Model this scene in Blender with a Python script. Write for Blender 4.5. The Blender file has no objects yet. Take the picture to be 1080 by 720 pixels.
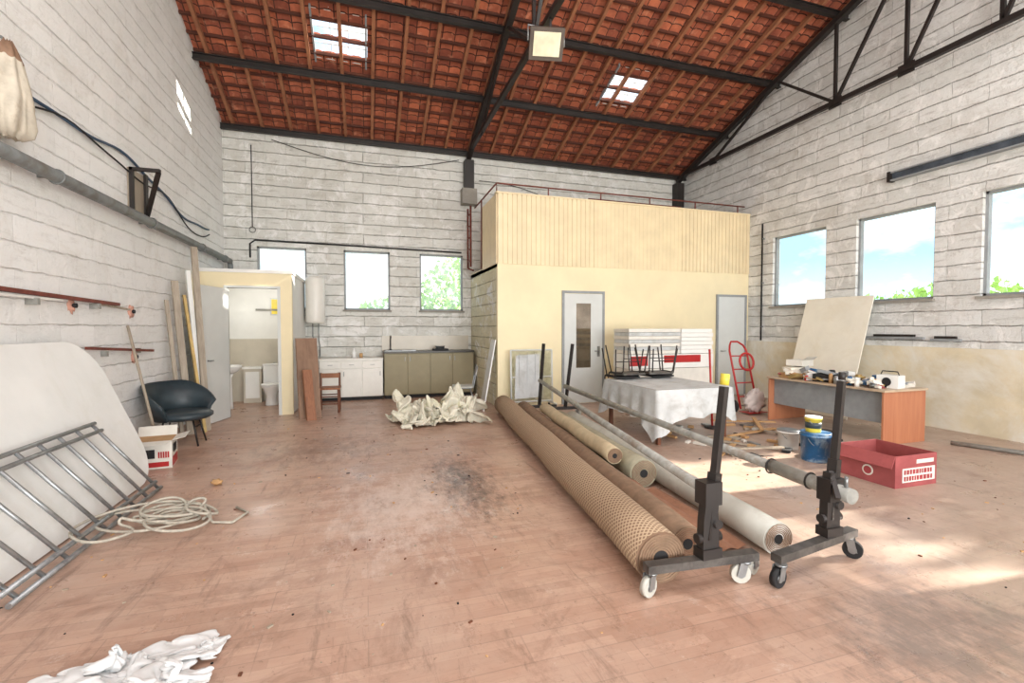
import bpy, bmesh, math, random
from mathutils import Vector, Matrix, Euler, noise
random.seed(7)
V=Vector
scene=bpy.context.scene
try:
    scene.view_settings.view_transform='Standard'
    scene.view_settings.look='None'
except Exception: pass
scene.view_settings.exposure=0.1
scene.view_settings.gamma=1.0

# ------------------------------------------------------------ materials
def lin(c):
    o=[]
    for v in c[:3]:
        v=v/255.0
        o.append(v/12.92 if v<=0.04045 else ((v+0.055)/1.055)**2.4)
    return (o[0],o[1],o[2],1.0)
def newmat(name):
    m=bpy.data.materials.new(name); m.use_nodes=True
    nt=m.node_tree; b=nt.nodes['Principled BSDF']
    return m,nt,b
def N(nt,t,**k):
    n=nt.nodes.new(t)
    for a,b in k.items(): setattr(n,a,b)
    return n
def mixc(nt,fac,a,b,blend='MIX'):
    n=nt.nodes.new('ShaderNodeMix'); n.data_type='RGBA'; n.blend_type=blend
    for s,v in ((n.inputs[0],fac),(n.inputs[6],a),(n.inputs[7],b)):
        if isinstance(v,(int,float)): s.default_value=v
        elif isinstance(v,tuple): s.default_value=v
        else: nt.links.new(v,s)
    return n.outputs[2]
def ramp(nt,fac,stops):
    n=nt.nodes.new('ShaderNodeValToRGB')
    el=n.color_ramp.elements
    while len(el)<len(stops): el.new(0.5)
    for e,(p,c) in zip(el,stops):
        e.position=p; e.color=c if len(c)==4 else (c[0],c[1],c[2],1)
    nt.links.new(fac,n.inputs[0]); return n.outputs[0]
def g(v): return (v,v,v,1)
def noise_tex(nt,vec,scale,detail=4,rough=.6,dist=0):
    n=nt.nodes.new('ShaderNodeTexNoise')
    n.inputs['Scale'].default_value=scale; n.inputs['Detail'].default_value=detail
    n.inputs['Roughness'].default_value=rough; n.inputs['Distortion'].default_value=dist
    nt.links.new(vec,n.inputs['Vector']); return n.outputs['Fac']
def mapping(nt,vec,scale=(1,1,1),loc=(0,0,0),rot=(0,0,0)):
    n=nt.nodes.new('ShaderNodeMapping'); nt.links.new(vec,n.inputs[0])
    n.inputs['Location'].default_value=loc; n.inputs['Rotation'].default_value=rot
    n.inputs['Scale'].default_value=scale; return n.outputs[0]
def mathn(nt,op,a,b_=None,c_=None):
    n=nt.nodes.new('ShaderNodeMath'); n.operation=op
    for s,v in zip(n.inputs,(a,b_,c_)):
        if v is None: continue
        if isinstance(v,(int,float)): s.default_value=v
        else: nt.links.new(v,s)
    return n.outputs[0]
def setbump(nt,b,h,strength=.3,dist=.01):
    n=nt.nodes.new('ShaderNodeBump'); n.inputs['Strength'].default_value=strength
    n.inputs['Distance'].default_value=dist
    nt.links.new(h,n.inputs['Height']); nt.links.new(n.outputs[0],b.inputs['Normal'])
MC={}
def mat(name,col,rough=.6,metal=0.,var=.12,scale=6,bump=0.,dirt=None,spec=.5,dlo=.5):
    if name in MC: return MC[name]
    m,nt,b=newmat(name); c=lin(col)
    tc=N(nt,'ShaderNodeTexCoord').outputs['Object']
    nf=noise_tex(nt,tc,scale,5,.6)
    lo=tuple(max(0,x*(1-var*1.6)) for x in c[:3])+(1,)
    hi=tuple(min(1,x*(1+var)) for x in c[:3])+(1,)
    col_o=ramp(nt,nf,[(.3,lo),(.7,hi)])
    if dirt:
        d=noise_tex(nt,tc,scale*.6,7,.7,.5)
        f=ramp(nt,d,[(dlo,g(0)),(dlo+.18,g(.8))])
        col_o=mixc(nt,f,col_o,lin(dirt))
    nt.links.new(col_o,b.inputs['Base Color'])
    b.inputs['Roughness'].default_value=rough; b.inputs['Metallic'].default_value=metal
    b.inputs['Specular IOR Level'].default_value=spec
    if bump: setbump(nt,b,noise_tex(nt,tc,scale*4,4,.6),bump,.01)
    MC[name]=m; return m
def wood(name,c1,c2,axis='Z',scale=14,rough=.55):
    m,nt,b=newmat(name)
    tc=N(nt,'ShaderNodeTexCoord').outputs['Object']
    s={'X':(.08,1,1),'Y':(1,.08,1),'Z':(1,1,.08)}[axis]
    nf=noise_tex(nt,mapping(nt,tc,s),scale,6,.65,1.2)
    nt.links.new(ramp(nt,nf,[(.3,lin(c1)),(.7,lin(c2))]),b.inputs['Base Color'])
    b.inputs['Roughness'].default_value=rough
    setbump(nt,b,nf,.15,.005); return m
def block_mat(name,axis,c1,c2,mort,stain,bw=1.0,rh=.235,stainlo=.52,hj=.8,vj=.45,grime=.6,bumpk=.9):
    m,nt,b=newmat(name)
    pos=N(nt,'ShaderNodeNewGeometry').outputs['Position']
    sep=N(nt,'ShaderNodeSeparateXYZ'); nt.links.new(pos,sep.inputs[0])
    com=N(nt,'ShaderNodeCombineXYZ')
    nt.links.new(sep.outputs[axis],com.inputs[0]); nt.links.new(sep.outputs[2],com.inputs[1])
    wn=N(nt,'ShaderNodeTexNoise'); wn.inputs['Scale'].default_value=5; wn.inputs['Detail'].default_value=6
    nt.links.new(com.outputs[0],wn.inputs['Vector'])
    vm=N(nt,'ShaderNodeVectorMath',operation='SCALE'); nt.links.new(wn.outputs['Color'],vm.inputs[0]); vm.inputs['Scale'].default_value=.05
    va=N(nt,'ShaderNodeVectorMath',operation='ADD'); nt.links.new(com.outputs[0],va.inputs[0]); nt.links.new(vm.outputs[0],va.inputs[1])
    def brick(w,ms,sm):
        br=N(nt,'ShaderNodeTexBrick'); nt.links.new(va.outputs[0],br.inputs['Vector'])
        br.inputs['Color1'].default_value=lin(c1); br.inputs['Color2'].default_value=lin(c2)
        br.inputs['Mortar'].default_value=lin(c1); br.inputs['Scale'].default_value=1
        br.inputs['Mortar Size'].default_value=ms; br.inputs['Mortar Smooth'].default_value=sm
        br.inputs['Brick Width'].default_value=w; br.inputs['Row Height'].default_value=rh
        return br
    A=brick(bw,.007,.7); H=brick(400,.012,.95)
    nj=noise_tex(nt,pos,2.6,7,.75)
    jm=ramp(nt,nj,[(.40,g(.08)),(.62,g(1))])
    col=A.outputs['Color']
    f1=ramp(nt,noise_tex(nt,pos,1.1,8,.72,.6),[(stainlo,g(0)),(stainlo+.2,g(.8))])
    col=mixc(nt,f1,col,lin(stain))
    f2=ramp(nt,noise_tex(nt,mapping(nt,com.outputs[0],(1.5,8,1)),1.5,8,.78),[(.53,g(0)),(.68,g(grime))])
    col=mixc(nt,f2,col,lin(tuple(int(x*.82) for x in stain)))
    fv=mathn(nt,'MULTIPLY',A.outputs['Fac'],vj); fv=mathn(nt,'MULTIPLY',fv,jm)
    col=mixc(nt,fv,col,lin(mort))
    fh=mathn(nt,'MULTIPLY',H.outputs['Fac'],hj); fh=mathn(nt,'MULTIPLY',fh,jm)
    col=mixc(nt,fh,col,lin(mort))
    f3=ramp(nt,noise_tex(nt,pos,9,7,.78),[(.58,g(0)),(.72,g(grime))])
    col=mixc(nt,f3,col,lin((140,134,127)))
    f5=ramp(nt,noise_tex(nt,mapping(nt,com.outputs[0],(3.5,.5,1)),1.4,7,.7),[(.58,g(0)),(.75,g(grime*.6))])
    col=mixc(nt,f5,col,lin((164,157,146)))
    f4=ramp(nt,noise_tex(nt,pos,2.4,8,.78,.8),[(.52,g(0)),(.60,g(.85))])
    col=mixc(nt,f4,col,lin((242,242,240)))
    nt.links.new(col,b.inputs['Base Color'])
    b.inputs['Roughness'].default_value=.8
    h=mathn(nt,'MULTIPLY_ADD',noise_tex(nt,pos,8,8,.75),1.2,mathn(nt,'MULTIPLY',H.outputs['Fac'],-.9))
    h=mathn(nt,'MULTIPLY_ADD',A.outputs['Fac'],-vj,h)
    setbump(nt,b,h,bumpk,.025)
    return m

m_wallX=block_mat('painted_block_x',1,(230,231,229),(215,216,213),(104,100,94),(196,192,185),stainlo=.52,grime=.65,hj=.72,vj=.42,bw=.9)
m_wallY=block_mat('painted_block_y',0,(228,229,224),(213,213,207),(104,100,92),(192,189,178),bw=.8,stainlo=.52,grime=.65,hj=.72,vj=.38)
m_wallL=block_mat('painted_block_left',1,(242,243,242),(233,234,232),(150,144,136),(218,214,207),stainlo=.54,hj=.42,vj=.24,bw=.6,grime=.36,bumpk=.6)
m_plaster=mat('cream_plaster',(218,206,178),.8,var=.12,scale=1.3,bump=.6,dirt=(230,229,222),dlo=.42)
m_cream=mat('cream_paint',(236,222,184),.6,var=.05,scale=1.2,bump=.05)
m_cream2=mat('cream_slats',(232,214,176),.5,var=.06,scale=2.5,bump=.05)
m_creamgray=block_mat('cream_block',1,(220,212,180),(212,204,172),(160,150,120),(196,188,160),bw=.5,hj=.6)
m_white=mat('white_paint',(232,231,226),.45,var=.03,scale=3)
m_whitedoor=mat('pale_grey_door',(208,211,208),.4,var=.04,scale=2)
m_frame=mat('window_frame_grey',(146,150,152),.5,var=.1)
m_black=mat('black_steel',(38,33,31),.5,var=.25,scale=3)
m_dark=mat('dark_rubber',(26,26,28),.7)
m_steel=mat('galvanised_steel',(150,153,154),.38,.7,var=.18,scale=9)
m_duct=mat('grey_duct_paint',(126,130,130),.5,.2,var=.15,scale=6,dirt=(104,98,90))
m_steelpaint=mat('grey_painted_steel',(156,156,150),.5,.25,var=.2,scale=8,dirt=(122,104,86))
m_alu=mat('aluminium',(166,170,172),.35,.75,var=.15,scale=12,dirt=(120,122,122))
m_rust=mat('rusty_paint',(118,60,48),.7,.1,var=.25,scale=10)
m_red=mat('red_paint',(176,38,38),.45,var=.1)
m_redboard=mat('red_cardboard',(160,80,80),.75,var=.12,scale=5,dirt=(140,66,66))
m_yellow=mat('yellow_plastic',(210,194,70),.4,var=.12)
m_blue=mat('blue_drum_paint',(34,92,140),.35,var=.15,scale=9,dirt=(170,190,200))
m_bluec=mat('blue_hose',(40,70,100),.45)
m_tan=mat('cardboard',(190,150,104),.8,var=.12)
m_paper=mat('paper',(222,218,208),.8,var=.06)
m_cloth=mat('white_cloth',(220,221,221),.9,var=.05,scale=5,bump=.1)
m_tarp=mat('beige_tarp',(222,218,200),.75,var=.10,scale=3,bump=.1,dirt=(204,196,150),dlo=.52)
m_sheet=mat('table_sheet',(198,201,201),.6,var=.08,scale=5,bump=.2,dirt=(164,163,158))
m_grn=mat('slate_blue_vinyl',(46,58,64),.45,var=.2,scale=6)
m_olive=mat('olive_cabinet',(146,136,106),.5,var=.07,scale=3)
m_counter=mat('dark_countertop',(58,54,48),.35,var=.2,scale=15)
m_mel=mat('white_melamine',(232,230,222),.35,var=.03)
m_plug=mat('pinkish_plaster_patch',(198,150,132),.8,var=.1)
m_tile=mat('beige_wall_tile',(200,192,176),.3,var=.06,scale=3)
m_porc=mat('porcelain',(238,238,236),.15,var=.01)
m_yglass=mat('yellow_shade',(240,214,70),.4)
m_rope=mat('rope',(188,182,168),.9,var=.15,scale=30,bump=.4)
m_board=mat('cream_board',(234,230,216),.6,var=.05,scale=2,dirt=(222,214,194))
m_boardw=mat('white_laminate',(232,233,230),.35,var=.04,scale=2,dirt=(218,218,210))
m_greyroll=mat('pale_grey_vinyl',(186,185,176),.5,var=.06,scale=5,dirt=(164,158,146))
m_roll2=mat('taupe_carpet',(140,114,92),.9,var=.15,scale=12,bump=.3)
m_rollg=mat('sage_carpet',(158,152,130),.85,var=.12,scale=9,bump=.2)
m_rollc=mat('cream_carpet',(196,178,146),.85,var=.1,scale=9,bump=.2)
m_brownroll=mat('brown_carpet',(150,108,84),.9,var=.15,scale=12,bump=.2)
m_wood=wood('oak_wood',(120,74,46),(160,104,68))
m_darkwood=wood('dark_wood',(88,50,32),(120,72,48))
m_desk=wood('orange_desk_wood',(168,104,74),(188,126,92),'Z',8,.4)
m_desktop=mat('desk_laminate',(190,168,142),.4,var=.08,dirt=(150,136,120))
m_plank=wood('weathered_plank',(140,128,112),(176,164,146))
m_gold=mat('brass_trim',(176,150,96),.4,.5)
m_rafter=wood('rafter_wood',(120,72,50),(168,112,78),'Y',8,.8)
m_batten=wood('batten_wood',(66,34,26),(104,56,38),'X',8,.8)
m_ply=wood('plywood_brown',(120,92,72),(150,120,98),'Z',6,.7)
m_hedge=mat('foliage',(176,214,120),.7,var=.35,scale=2.5)
m_trunk=mat('bark',(90,72,56),.9,bump=.5)
m_ground=mat('gravel_ground',(176,172,150),.95,var=.2,scale=2)
m_concrete=mat('concrete',(150,146,138),.9,var=.1,bump=.3)
m_mirror=mat('mirror_glass',(150,140,128),.05,.9,var=.25,scale=2)
m_ink=mat('red_print_ink',(158,62,66),.7)

def glassmat(name,tint=(1,1,1,1),mixv=.12,diff=None):
    m,nt,b=newmat(name); nt.nodes.remove(b)
    out=[n for n in nt.nodes if n.type=='OUTPUT_MATERIAL'][0]
    t=N(nt,'ShaderNodeBsdfTransparent'); t.inputs[0].default_value=tint
    if diff:
        gl=N(nt,'ShaderNodeBsdfTranslucent'); gl.inputs[0].default_value=diff
    else:
        gl=N(nt,'ShaderNodeBsdfGlossy'); gl.inputs['Roughness'].default_value=.05
    mx=N(nt,'ShaderNodeMixShader'); 
    tc=N(nt,'ShaderNodeTexCoord').outputs['Object']
    f=ramp(nt,noise_tex(nt,tc,3,5,.6),[(.35,g(mixv*.5)),(.7,g(mixv*1.3))])
    nt.links.new(f,mx.inputs[0])
    nt.links.new(t.outputs[0],mx.inputs[1]); nt.links.new(gl.outputs[0],mx.inputs[2])
    nt.links.new(mx.outputs[0],out.inputs[0]); return m
m_glass=glassmat('window_glass',mixv=.05)
m_frost=glassmat('dusty_window_glass',mixv=.22,diff=(.95,.97,.95,1))
m_plastic=glassmat('clear_plastic_sheet',(.9,.93,.92,1),.7,diff=(.9,.93,.92,1))

def tile_mat():
    m,nt,b=newmat('terracotta_tiles')
    pos=N(nt,'ShaderNodeNewGeometry').outputs['Position']
    br=N(nt,'ShaderNodeTexBrick'); br.offset=0
    nt.links.new(pos,br.inputs['Vector'])
    br.inputs['Color1'].default_value=lin((202,116,82)); br.inputs['Color2'].default_value=lin((148,78,58))
    br.inputs['Mortar'].default_value=lin((50,25,19)); br.inputs['Scale'].default_value=1
    br.inputs['Mortar Size'].default_value=.013; br.inputs['Mortar Smooth'].default_value=.5
    br.inputs['Brick Width'].default_value=.23; br.inputs['Row Height'].default_value=.328
    f=ramp(nt,noise_tex(nt,pos,2.2,6,.7),[(.4,g(0)),(.7,g(.75))])
    c=mixc(nt,f,br.outputs['Color'],lin((104,56,44)))
    f=ramp(nt,noise_tex(nt,pos,7,3,.6),[(.58,g(0)),(.75,g(.6))])
    c=mixc(nt,f,c,lin((218,154,122)))
    nt.links.new(c,b.inputs['Base Color']); b.inputs['Roughness'].default_value=.8
    return m
m_rooftile=tile_mat()

def floor_mat():
    m,nt,b=newmat('worn_laminate_floor')
    pos=N(nt,'ShaderNodeNewGeometry').outputs['Position']
    br=N(nt,'ShaderNodeTexBrick'); nt.links.new(pos,br.inputs['Vector'])
    br.offset=.37
    br.inputs['Color1'].default_value=lin((192,152,130)); br.inputs['Color2'].default_value=lin((166,124,102))
    br.inputs['Mortar'].default_value=lin((152,112,92)); br.inputs['Scale'].default_value=1
    br.inputs['Mortar Size'].default_value=.0014; br.inputs['Mortar Smooth'].default_value=.5
    br.inputs['Brick Width'].default_value=.46; br.inputs['Row Height'].default_value=.068
    b2=N(nt,'ShaderNodeTexBrick'); nt.links.new(pos,b2.inputs['Vector']); b2.offset=.41
    b2.inputs['Scale'].default_value=1; b2.inputs['Mortar Size'].default_value=.003; b2.inputs['Brick Width'].default_value=1.28; b2.inputs['Row Height'].default_value=.204
    grain=noise_tex(nt,mapping(nt,pos,(2,22,1)),3,5,.6)
    c=mixc(nt,ramp(nt,grain,[(.4,g(0)),(.75,g(.4))]),br.outputs['Color'],lin((144,106,86)))
    c=mixc(nt,mathn(nt,'MULTIPLY',b2.outputs['Fac'],.5),c,lin((98,70,56)))
    c=mixc(nt,ramp(nt,noise_tex(nt,pos,.6,8,.7),[(.36,g(.12)),(.64,g(.62))]),c,lin((198,176,160)))
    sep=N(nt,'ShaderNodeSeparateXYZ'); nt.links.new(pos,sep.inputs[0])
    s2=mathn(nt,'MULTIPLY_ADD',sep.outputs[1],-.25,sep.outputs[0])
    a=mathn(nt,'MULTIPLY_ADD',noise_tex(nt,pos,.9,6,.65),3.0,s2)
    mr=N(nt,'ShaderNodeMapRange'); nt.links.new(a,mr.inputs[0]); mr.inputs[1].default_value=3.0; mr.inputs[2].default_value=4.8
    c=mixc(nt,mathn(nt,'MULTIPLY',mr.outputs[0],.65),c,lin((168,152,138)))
    d1=ramp(nt,noise_tex(nt,pos,1.9,10,.8,1.0),[(.50,g(0)),(.68,g(.62))])
    c=mixc(nt,d1,c,lin((130,100,84)))
    d2=ramp(nt,noise_tex(nt,mapping(nt,pos,(3,.6,1)),2.2,10,.8,.6),[(.55,g(0)),(.70,g(.7))])
    c=mixc(nt,d2,c,lin((106,84,72)))
    def spot(cx,cy,sx,sy,lo,hi,amt,colr,c,sc=4):
        sub=N(nt,'ShaderNodeVectorMath',operation='SUBTRACT'); nt.links.new(pos,sub.inputs[0]); sub.inputs[1].default_value=(cx,cy,0)
        scn=N(nt,'ShaderNodeVectorMath',operation='MULTIPLY'); nt.links.new(sub.outputs[0],scn.inputs[0]); scn.inputs[1].default_value=(sx,sy,0)
        ln=N(nt,'ShaderNodeVectorMath',operation='LENGTH'); nt.links.new(scn.outputs[0],ln.inputs[0])
        st=mathn(nt,'MULTIPLY_ADD',noise_tex(nt,mapping(nt,pos,(2.5,1,1)),sc,10,.82),1.9,mathn(nt,'MULTIPLY',ln.outputs['Value'],-.6))
        return mixc(nt,ramp(nt,st,[(lo,g(0)),(hi,g(amt))]),c,lin(colr))
    c=spot(.95,4.7,1.5,.5,.60,.95,.85,(78,62,56),c)
    c=spot(.3,4.2,.8,.5,.62,.95,.6,(218,200,188),c,2.5)  # pale window reflection painted into the floor colour
    c=spot(2.9,1.6,.8,1.2,.60,.9,.65,(112,102,95),c,3)
    c=spot(-.6,6.5,.5,.6,.66,.95,.55,(118,90,76),c,3)
    d3=ramp(nt,noise_tex(nt,pos,22,6,.78),[(.60,g(0)),(.68,g(.65))])
    c=mixc(nt,d3,c,lin((90,70,58)))
    d4=ramp(nt,noise_tex(nt,pos,3.1,10,.82,.4),[(.59,g(0)),(.68,g(.5))])
    c=mixc(nt,d4,c,lin((218,202,190)))
    nt.links.new(c,b.inputs['Base Color'])
    r=ramp(nt,noise_tex(nt,pos,1.6,9,.75),[(.35,g(.22)),(.65,g(.55))])
    nt.links.new(r,b.inputs['Roughness'])
    b.inputs['Specular IOR Level'].default_value=.5
    setbump(nt,b,noise_tex(nt,pos,3,8,.75),.2,.01)
    return m
m_floor=floor_mat()

def lattice_mat():
    m,nt,b=newmat('lattice_carpet')
    uv=N(nt,'ShaderNodeTexCoord').outputs['UV']
    w=[]
    for r in (.785,-.785):
        mp=mapping(nt,uv,(1,1,1),rot=(0,0,r))
        t=N(nt,'ShaderNodeTexWave'); t.inputs['Scale'].default_value=11; t.inputs['Distortion'].default_value=.4
        nt.links.new(mp,t.inputs['Vector']); w.append(ramp(nt,t.outputs['Fac'],[(.5,g(0)),(.85,g(1))]))
    mx=mixc(nt,1.0,w[0],w[1],'LIGHTEN')
    c=mixc(nt,mx,lin((122,96,76)),lin((178,154,126)))
    nt.links.new(c,b.inputs['Base Color']); b.inputs['Roughness'].default_value=.9
    setbump(nt,b,mx,.4,.01); return m
m_lattice=lattice_mat()

# ------------------------------------------------------------ builder
class B:
    def __init__(s): s.bm=bmesh.new(); s.mats=[]; s.uv=s.bm.loops.layers.uv.new('UVMap')
    def mi(s,m):
        if m not in s.mats: s.mats.append(m)
        return s.mats.index(m)
    def face(s,vs,m,smooth=False,uvs=None):
        try: f=s.bm.faces.new(vs)
        except ValueError: return None
        f.material_index=s.mi(m); f.smooth=smooth
        if uvs:
            for l,u in zip(f.loops,uvs): l[s.uv].uv=u
        return f
    def slab(s,o,u,v,w,m):
        o,u,v,w=V(o),V(u),V(v),V(w)
        p=[s.bm.verts.new(o+a*u+b*v+c*w) for c in(0,1) for b in(0,1) for a in(0,1)]
        fl=u.cross(v).dot(w)<0
        for q in ((0,2,3,1),(4,5,7,6),(0,1,5,4),(2,6,7,3),(0,4,6,2),(1,3,7,5)):
            q=[p[i] for i in q]
            if fl: q.reverse()
            s.face(q,m)
    def box(s,x0,x1,y0,y1,z0,z1,m):
        s.slab((x0,y0,z0),(x1-x0,0,0),(0,y1-y0,0),(0,0,z1-z0),m)
    def obox(s,c,size,rot,m):
        R=Euler(rot).to_matrix(); c=V(c)
        u,v,w=[R@V(a) for a in((size[0],0,0),(0,size[1],0),(0,0,size[2]))]
        s.slab(c-(u+v+w)/2,u,v,w,m)
    def beam(s,p0,p1,w,h,m,up=(0,0,1)):
        p0,p1=V(p0),V(p1); d=p1-p0; up=V(up)
        r=d.cross(up)
        if r.length<1e-4: r=d.cross(V((1,0,0)))
        r.normalize(); n=r.cross(d).normalized()
        s.slab(p0-r*w/2-n*h/2,r*w,d,n*h,m)
    def tube(s,pts,r,m,seg=10,caps=True,radii=None,closed=False,hollow=None):
        pts=[V(p) for p in pts]; n=len(pts); rings=[]; prev=None; L=0
        for i,p in enumerate(pts):
            if closed: d=(pts[(i+1)%n]-pts[i-1])
            else: d=(pts[min(i+1,n-1)]-pts[max(i-1,0)])
            d.normalize()
            if prev is None:
                a=V((0,0,1)) if abs(d.z)<.9 else V((1,0,0))
                x=d.cross(a).normalized()
            else:
                x=(prev-d*prev.dot(d))
                if x.length<1e-5: x=d.cross(V((0,0,1)))
                x.normalize()
            prev=x; y=d.cross(x)
            rr=radii[i] if radii else r
            if i: L+=(pts[i]-pts[i-1]).length
            rings.append(([s.bm.verts.new(p+x*rr*math.cos(2*math.pi*k/seg)+y*rr*math.sin(2*math.pi*k/seg)) for k in range(seg)],L,rr))
        R=range(n if closed else n-1)
        for i in R:
            a,la,ra=rings[i]; b,lb,rb=rings[(i+1)%n]
            for k in range(seg):
                k2=(k+1)%seg; c=2*math.pi*r/seg
                s.face([a[k],a[k2],b[k2],b[k]],m,True,[(k*c,la),((k+1)*c,la),((k+1)*c,lb),(k*c,lb)])
        if caps and not closed:
            s.face(list(reversed(rings[0][0])),hollow or m); s.face(rings[-1][0],hollow or m)
    def cyl(s,p0,p1,r,m,seg=16,r2=None,caps=True,hollow=None):
        s.tube([p0,p1],r,m,seg,caps,radii=[r,r if r2 is None else r2],hollow=hollow)
    def lathe(s,c,prof,m,seg=24,rot=None,smooth=True):
        c=V(c); R=Euler(rot).to_matrix() if rot else Matrix.Identity(3)
        rings=[]
        for (r,z) in prof:
            rings.append([s.bm.verts.new(c+R@V((r*math.cos(2*math.pi*k/seg),r*math.sin(2*math.pi*k/seg),z))) for k in range(seg)])
        for a,b in zip(rings,rings[1:]):
            for k in range(seg): s.face([a[k],a[(k+1)%seg],b[(k+1)%seg],b[k]],m,smooth)
        s.face(list(reversed(rings[0])),m); s.face(rings[-1],m)
    def ell(s,c,rad,m,rot=None,jit=0,seg=16,rows=10,fr=2):
        c=V(c); R=Euler(rot).to_matrix() if rot else Matrix.Identity(3)
        rings=[]
        for i in range(1,rows):
            th=math.pi*i/rows; ring=[]
            for k in range(seg):
                ph=2*math.pi*k/seg; d=V((math.sin(th)*math.cos(ph),math.sin(th)*math.sin(ph),-math.cos(th)))
                f=1+jit*noise.noise(d*fr+c*3)
                ring.append(s.bm.verts.new(c+R@V((d.x*rad[0]*f,d.y*rad[1]*f,d.z*rad[2]*f))))
            rings.append(ring)
        bt=s.bm.verts.new(c+R@V((0,0,-rad[2]))); tp=s.bm.verts.new(c+R@V((0,0,rad[2])))
        for a,b in zip(rings,rings[1:]):
            for k in range(seg): s.face([a[k],a[(k+1)%seg],b[(k+1)%seg],b[k]],m,True)
        for k in range(seg):
            s.face([rings[0][(k+1)%seg],rings[0][k],bt],m,True); s.face([rings[-1][k],rings[-1][(k+1)%seg],tp],m,True)
    def prism(s,pts,w,m,m2=None):
        w=V(w); a=[s.bm.verts.new(V(p)) for p in pts]; b=[s.bm.verts.new(V(p)+w) for p in pts]
        s.face(list(reversed(a)),m); s.face(b,m)
        n=len(a)
        for i in range(n): s.face([a[i],a[(i+1)%n],b[(i+1)%n],b[i]],m2 or m)
    def obj(s,name,loc=None,bevel=0,parent=None):
        bmesh.ops.recalc_face_normals(s.bm,faces=s.bm.faces[:])
        me=bpy.data.meshes.new(name)
        if loc is not None:
            bmesh.ops.translate(s.bm,verts=s.bm.verts[:],vec=-V(loc))
        s.bm.to_mesh(me); s.bm.free()
        for m in s.mats: me.materials.append(m)
        o=bpy.data.objects.new(name,me); scene.collection.objects.link(o)
        if loc is not None: o.location=loc
        if bevel:
            md=o.modifiers.new('bevel','BEVEL'); md.width=bevel; md.segments=2; md.limit_method='ANGLE'; md.angle_limit=math.radians(40)
        if parent: o.parent=parent
        return o

# ------------------------------------------------------------ cloth heaps (simulated first, in the empty scene)
def sim_cloths(specs,frames):
    bpy.ops.mesh.primitive_plane_add(size=6,location=(0,0,0)); pl=bpy.context.object
    objs=[]
    pl.modifiers.new('c','COLLISION'); pl.collision.thickness_outer=.006; pl.collision.cloth_friction=40
    pl.scale=(6,6,1)
    for sp in specs:
        (name,cx,cy,sx,sy,nx,ny,amp,fr,z0,seed,rot,m,target,copies)=sp
        bm=bmesh.new(); grid=[]
        c,s=math.cos(rot),math.sin(rot)
        for i in range(nx+1):
            row=[]
            for j in range(ny+1):
                x=(i/nx-.5)*sx; y=(j/ny-.5)*sy
                n1=noise.noise(V((x*fr+seed,y*fr,seed))); n2=noise.noise(V((x*fr*2.1,y*fr*2.1+seed,seed+4)))
                dx=.12*noise.noise(V((x*fr*1.3,y*fr*1.3,seed+7))); dy=.12*noise.noise(V((x*fr*1.3,y*fr*1.3,seed+11)))
                z=z0+amp*(n1*1.5+.55*n2); X=x+dx; Y=y+dy
                row.append(bm.verts.new((cx+X*c-Y*s,cy+X*s+Y*c,max(.03,z))))
            grid.append(row)
        for i in range(nx):
            for j in range(ny):
                f=bm.faces.new((grid[i][j],grid[i+1][j],grid[i+1][j+1],grid[i][j+1])); f.smooth=True
        me=bpy.data.meshes.new(name); bm.to_mesh(me); bm.free()
        o=bpy.data.objects.new(name+'_sim',me); scene.collection.objects.link(o)
        cl=o.modifiers.new('cloth','CLOTH'); st=cl.settings
        st.quality=5; st.mass=.25; st.tension_stiffness=12; st.compression_stiffness=12; st.bending_stiffness=.12; st.shear_stiffness=4; st.air_damping=2.5
        cs_=cl.collision_settings; cs_.use_self_collision=True; cs_.self_distance_min=.010; cs_.distance_min=.008; cs_.collision_quality=2
        cl.point_cache.frame_start=1; cl.point_cache.frame_end=frames+2
        objs.append((o,sp))
    for f in range(1,frames+1): scene.frame_set(f)
    dg=bpy.context.evaluated_depsgraph_get()
    for o,sp in objs:
        name,m,target,copies=sp[0],sp[12],sp[13],sp[14]
        me=bpy.data.meshes.new_from_object(o.evaluated_get(dg))
        vs=[v.co.copy() for v in me.vertices]; fc=[tuple(p.vertices) for p in me.polygons]
        xs=sorted(v.x for v in vs); ys=sorted(v.y for v in vs); zs=sorted(v.z for v in vs)
        k=int(len(vs)*.01)
        bx=(xs[k],xs[-k-1]); by=(ys[k],ys[-k-1]); bz=(zs[k],zs[-k-1])
        tx,ty,wx,wy,hz=target
        bm=bmesh.new()
        for (ox,oy,oz,ra,sc,sz) in copies:
            c,s=math.cos(ra),math.sin(ra); nv=[]
            for v in vs:
                ux=((v.x-bx[0])/(bx[1]-bx[0])-.5)*wx; uy=((v.y-by[0])/(by[1]-by[0])-.5)*wy
                uz=max(0,(v.z-bz[0])/(bz[1]-bz[0]))*hz*sz
                X=(ux*c-uy*s)*sc; Y=(ux*s+uy*c)*sc
                nv.append(bm.verts.new((tx+ox+X,ty+oy+Y,max(.004,oz+uz+.006))))
            for f in fc:
                try: q=bm.faces.new([nv[i] for i in f]); q.smooth=True
                except ValueError: pass
        m2=bpy.data.meshes.new(name); bm.to_mesh(m2); bm.free(); m2.materials.append(m)
        n=bpy.data.objects.new(name,m2); scene.collection.objects.link(n)
        sub=n.modifiers.new('sub','SUBSURF'); sub.levels=1; sub.render_levels=1
        sd=n.modifiers.new('thick','SOLIDIFY'); sd.thickness=.003; sd.offset=1
        bpy.data.objects.remove(o)
    bpy.data.objects.remove(pl)
    scene.frame_set(1)
scene.frame_start=1; scene.frame_end=60
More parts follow.
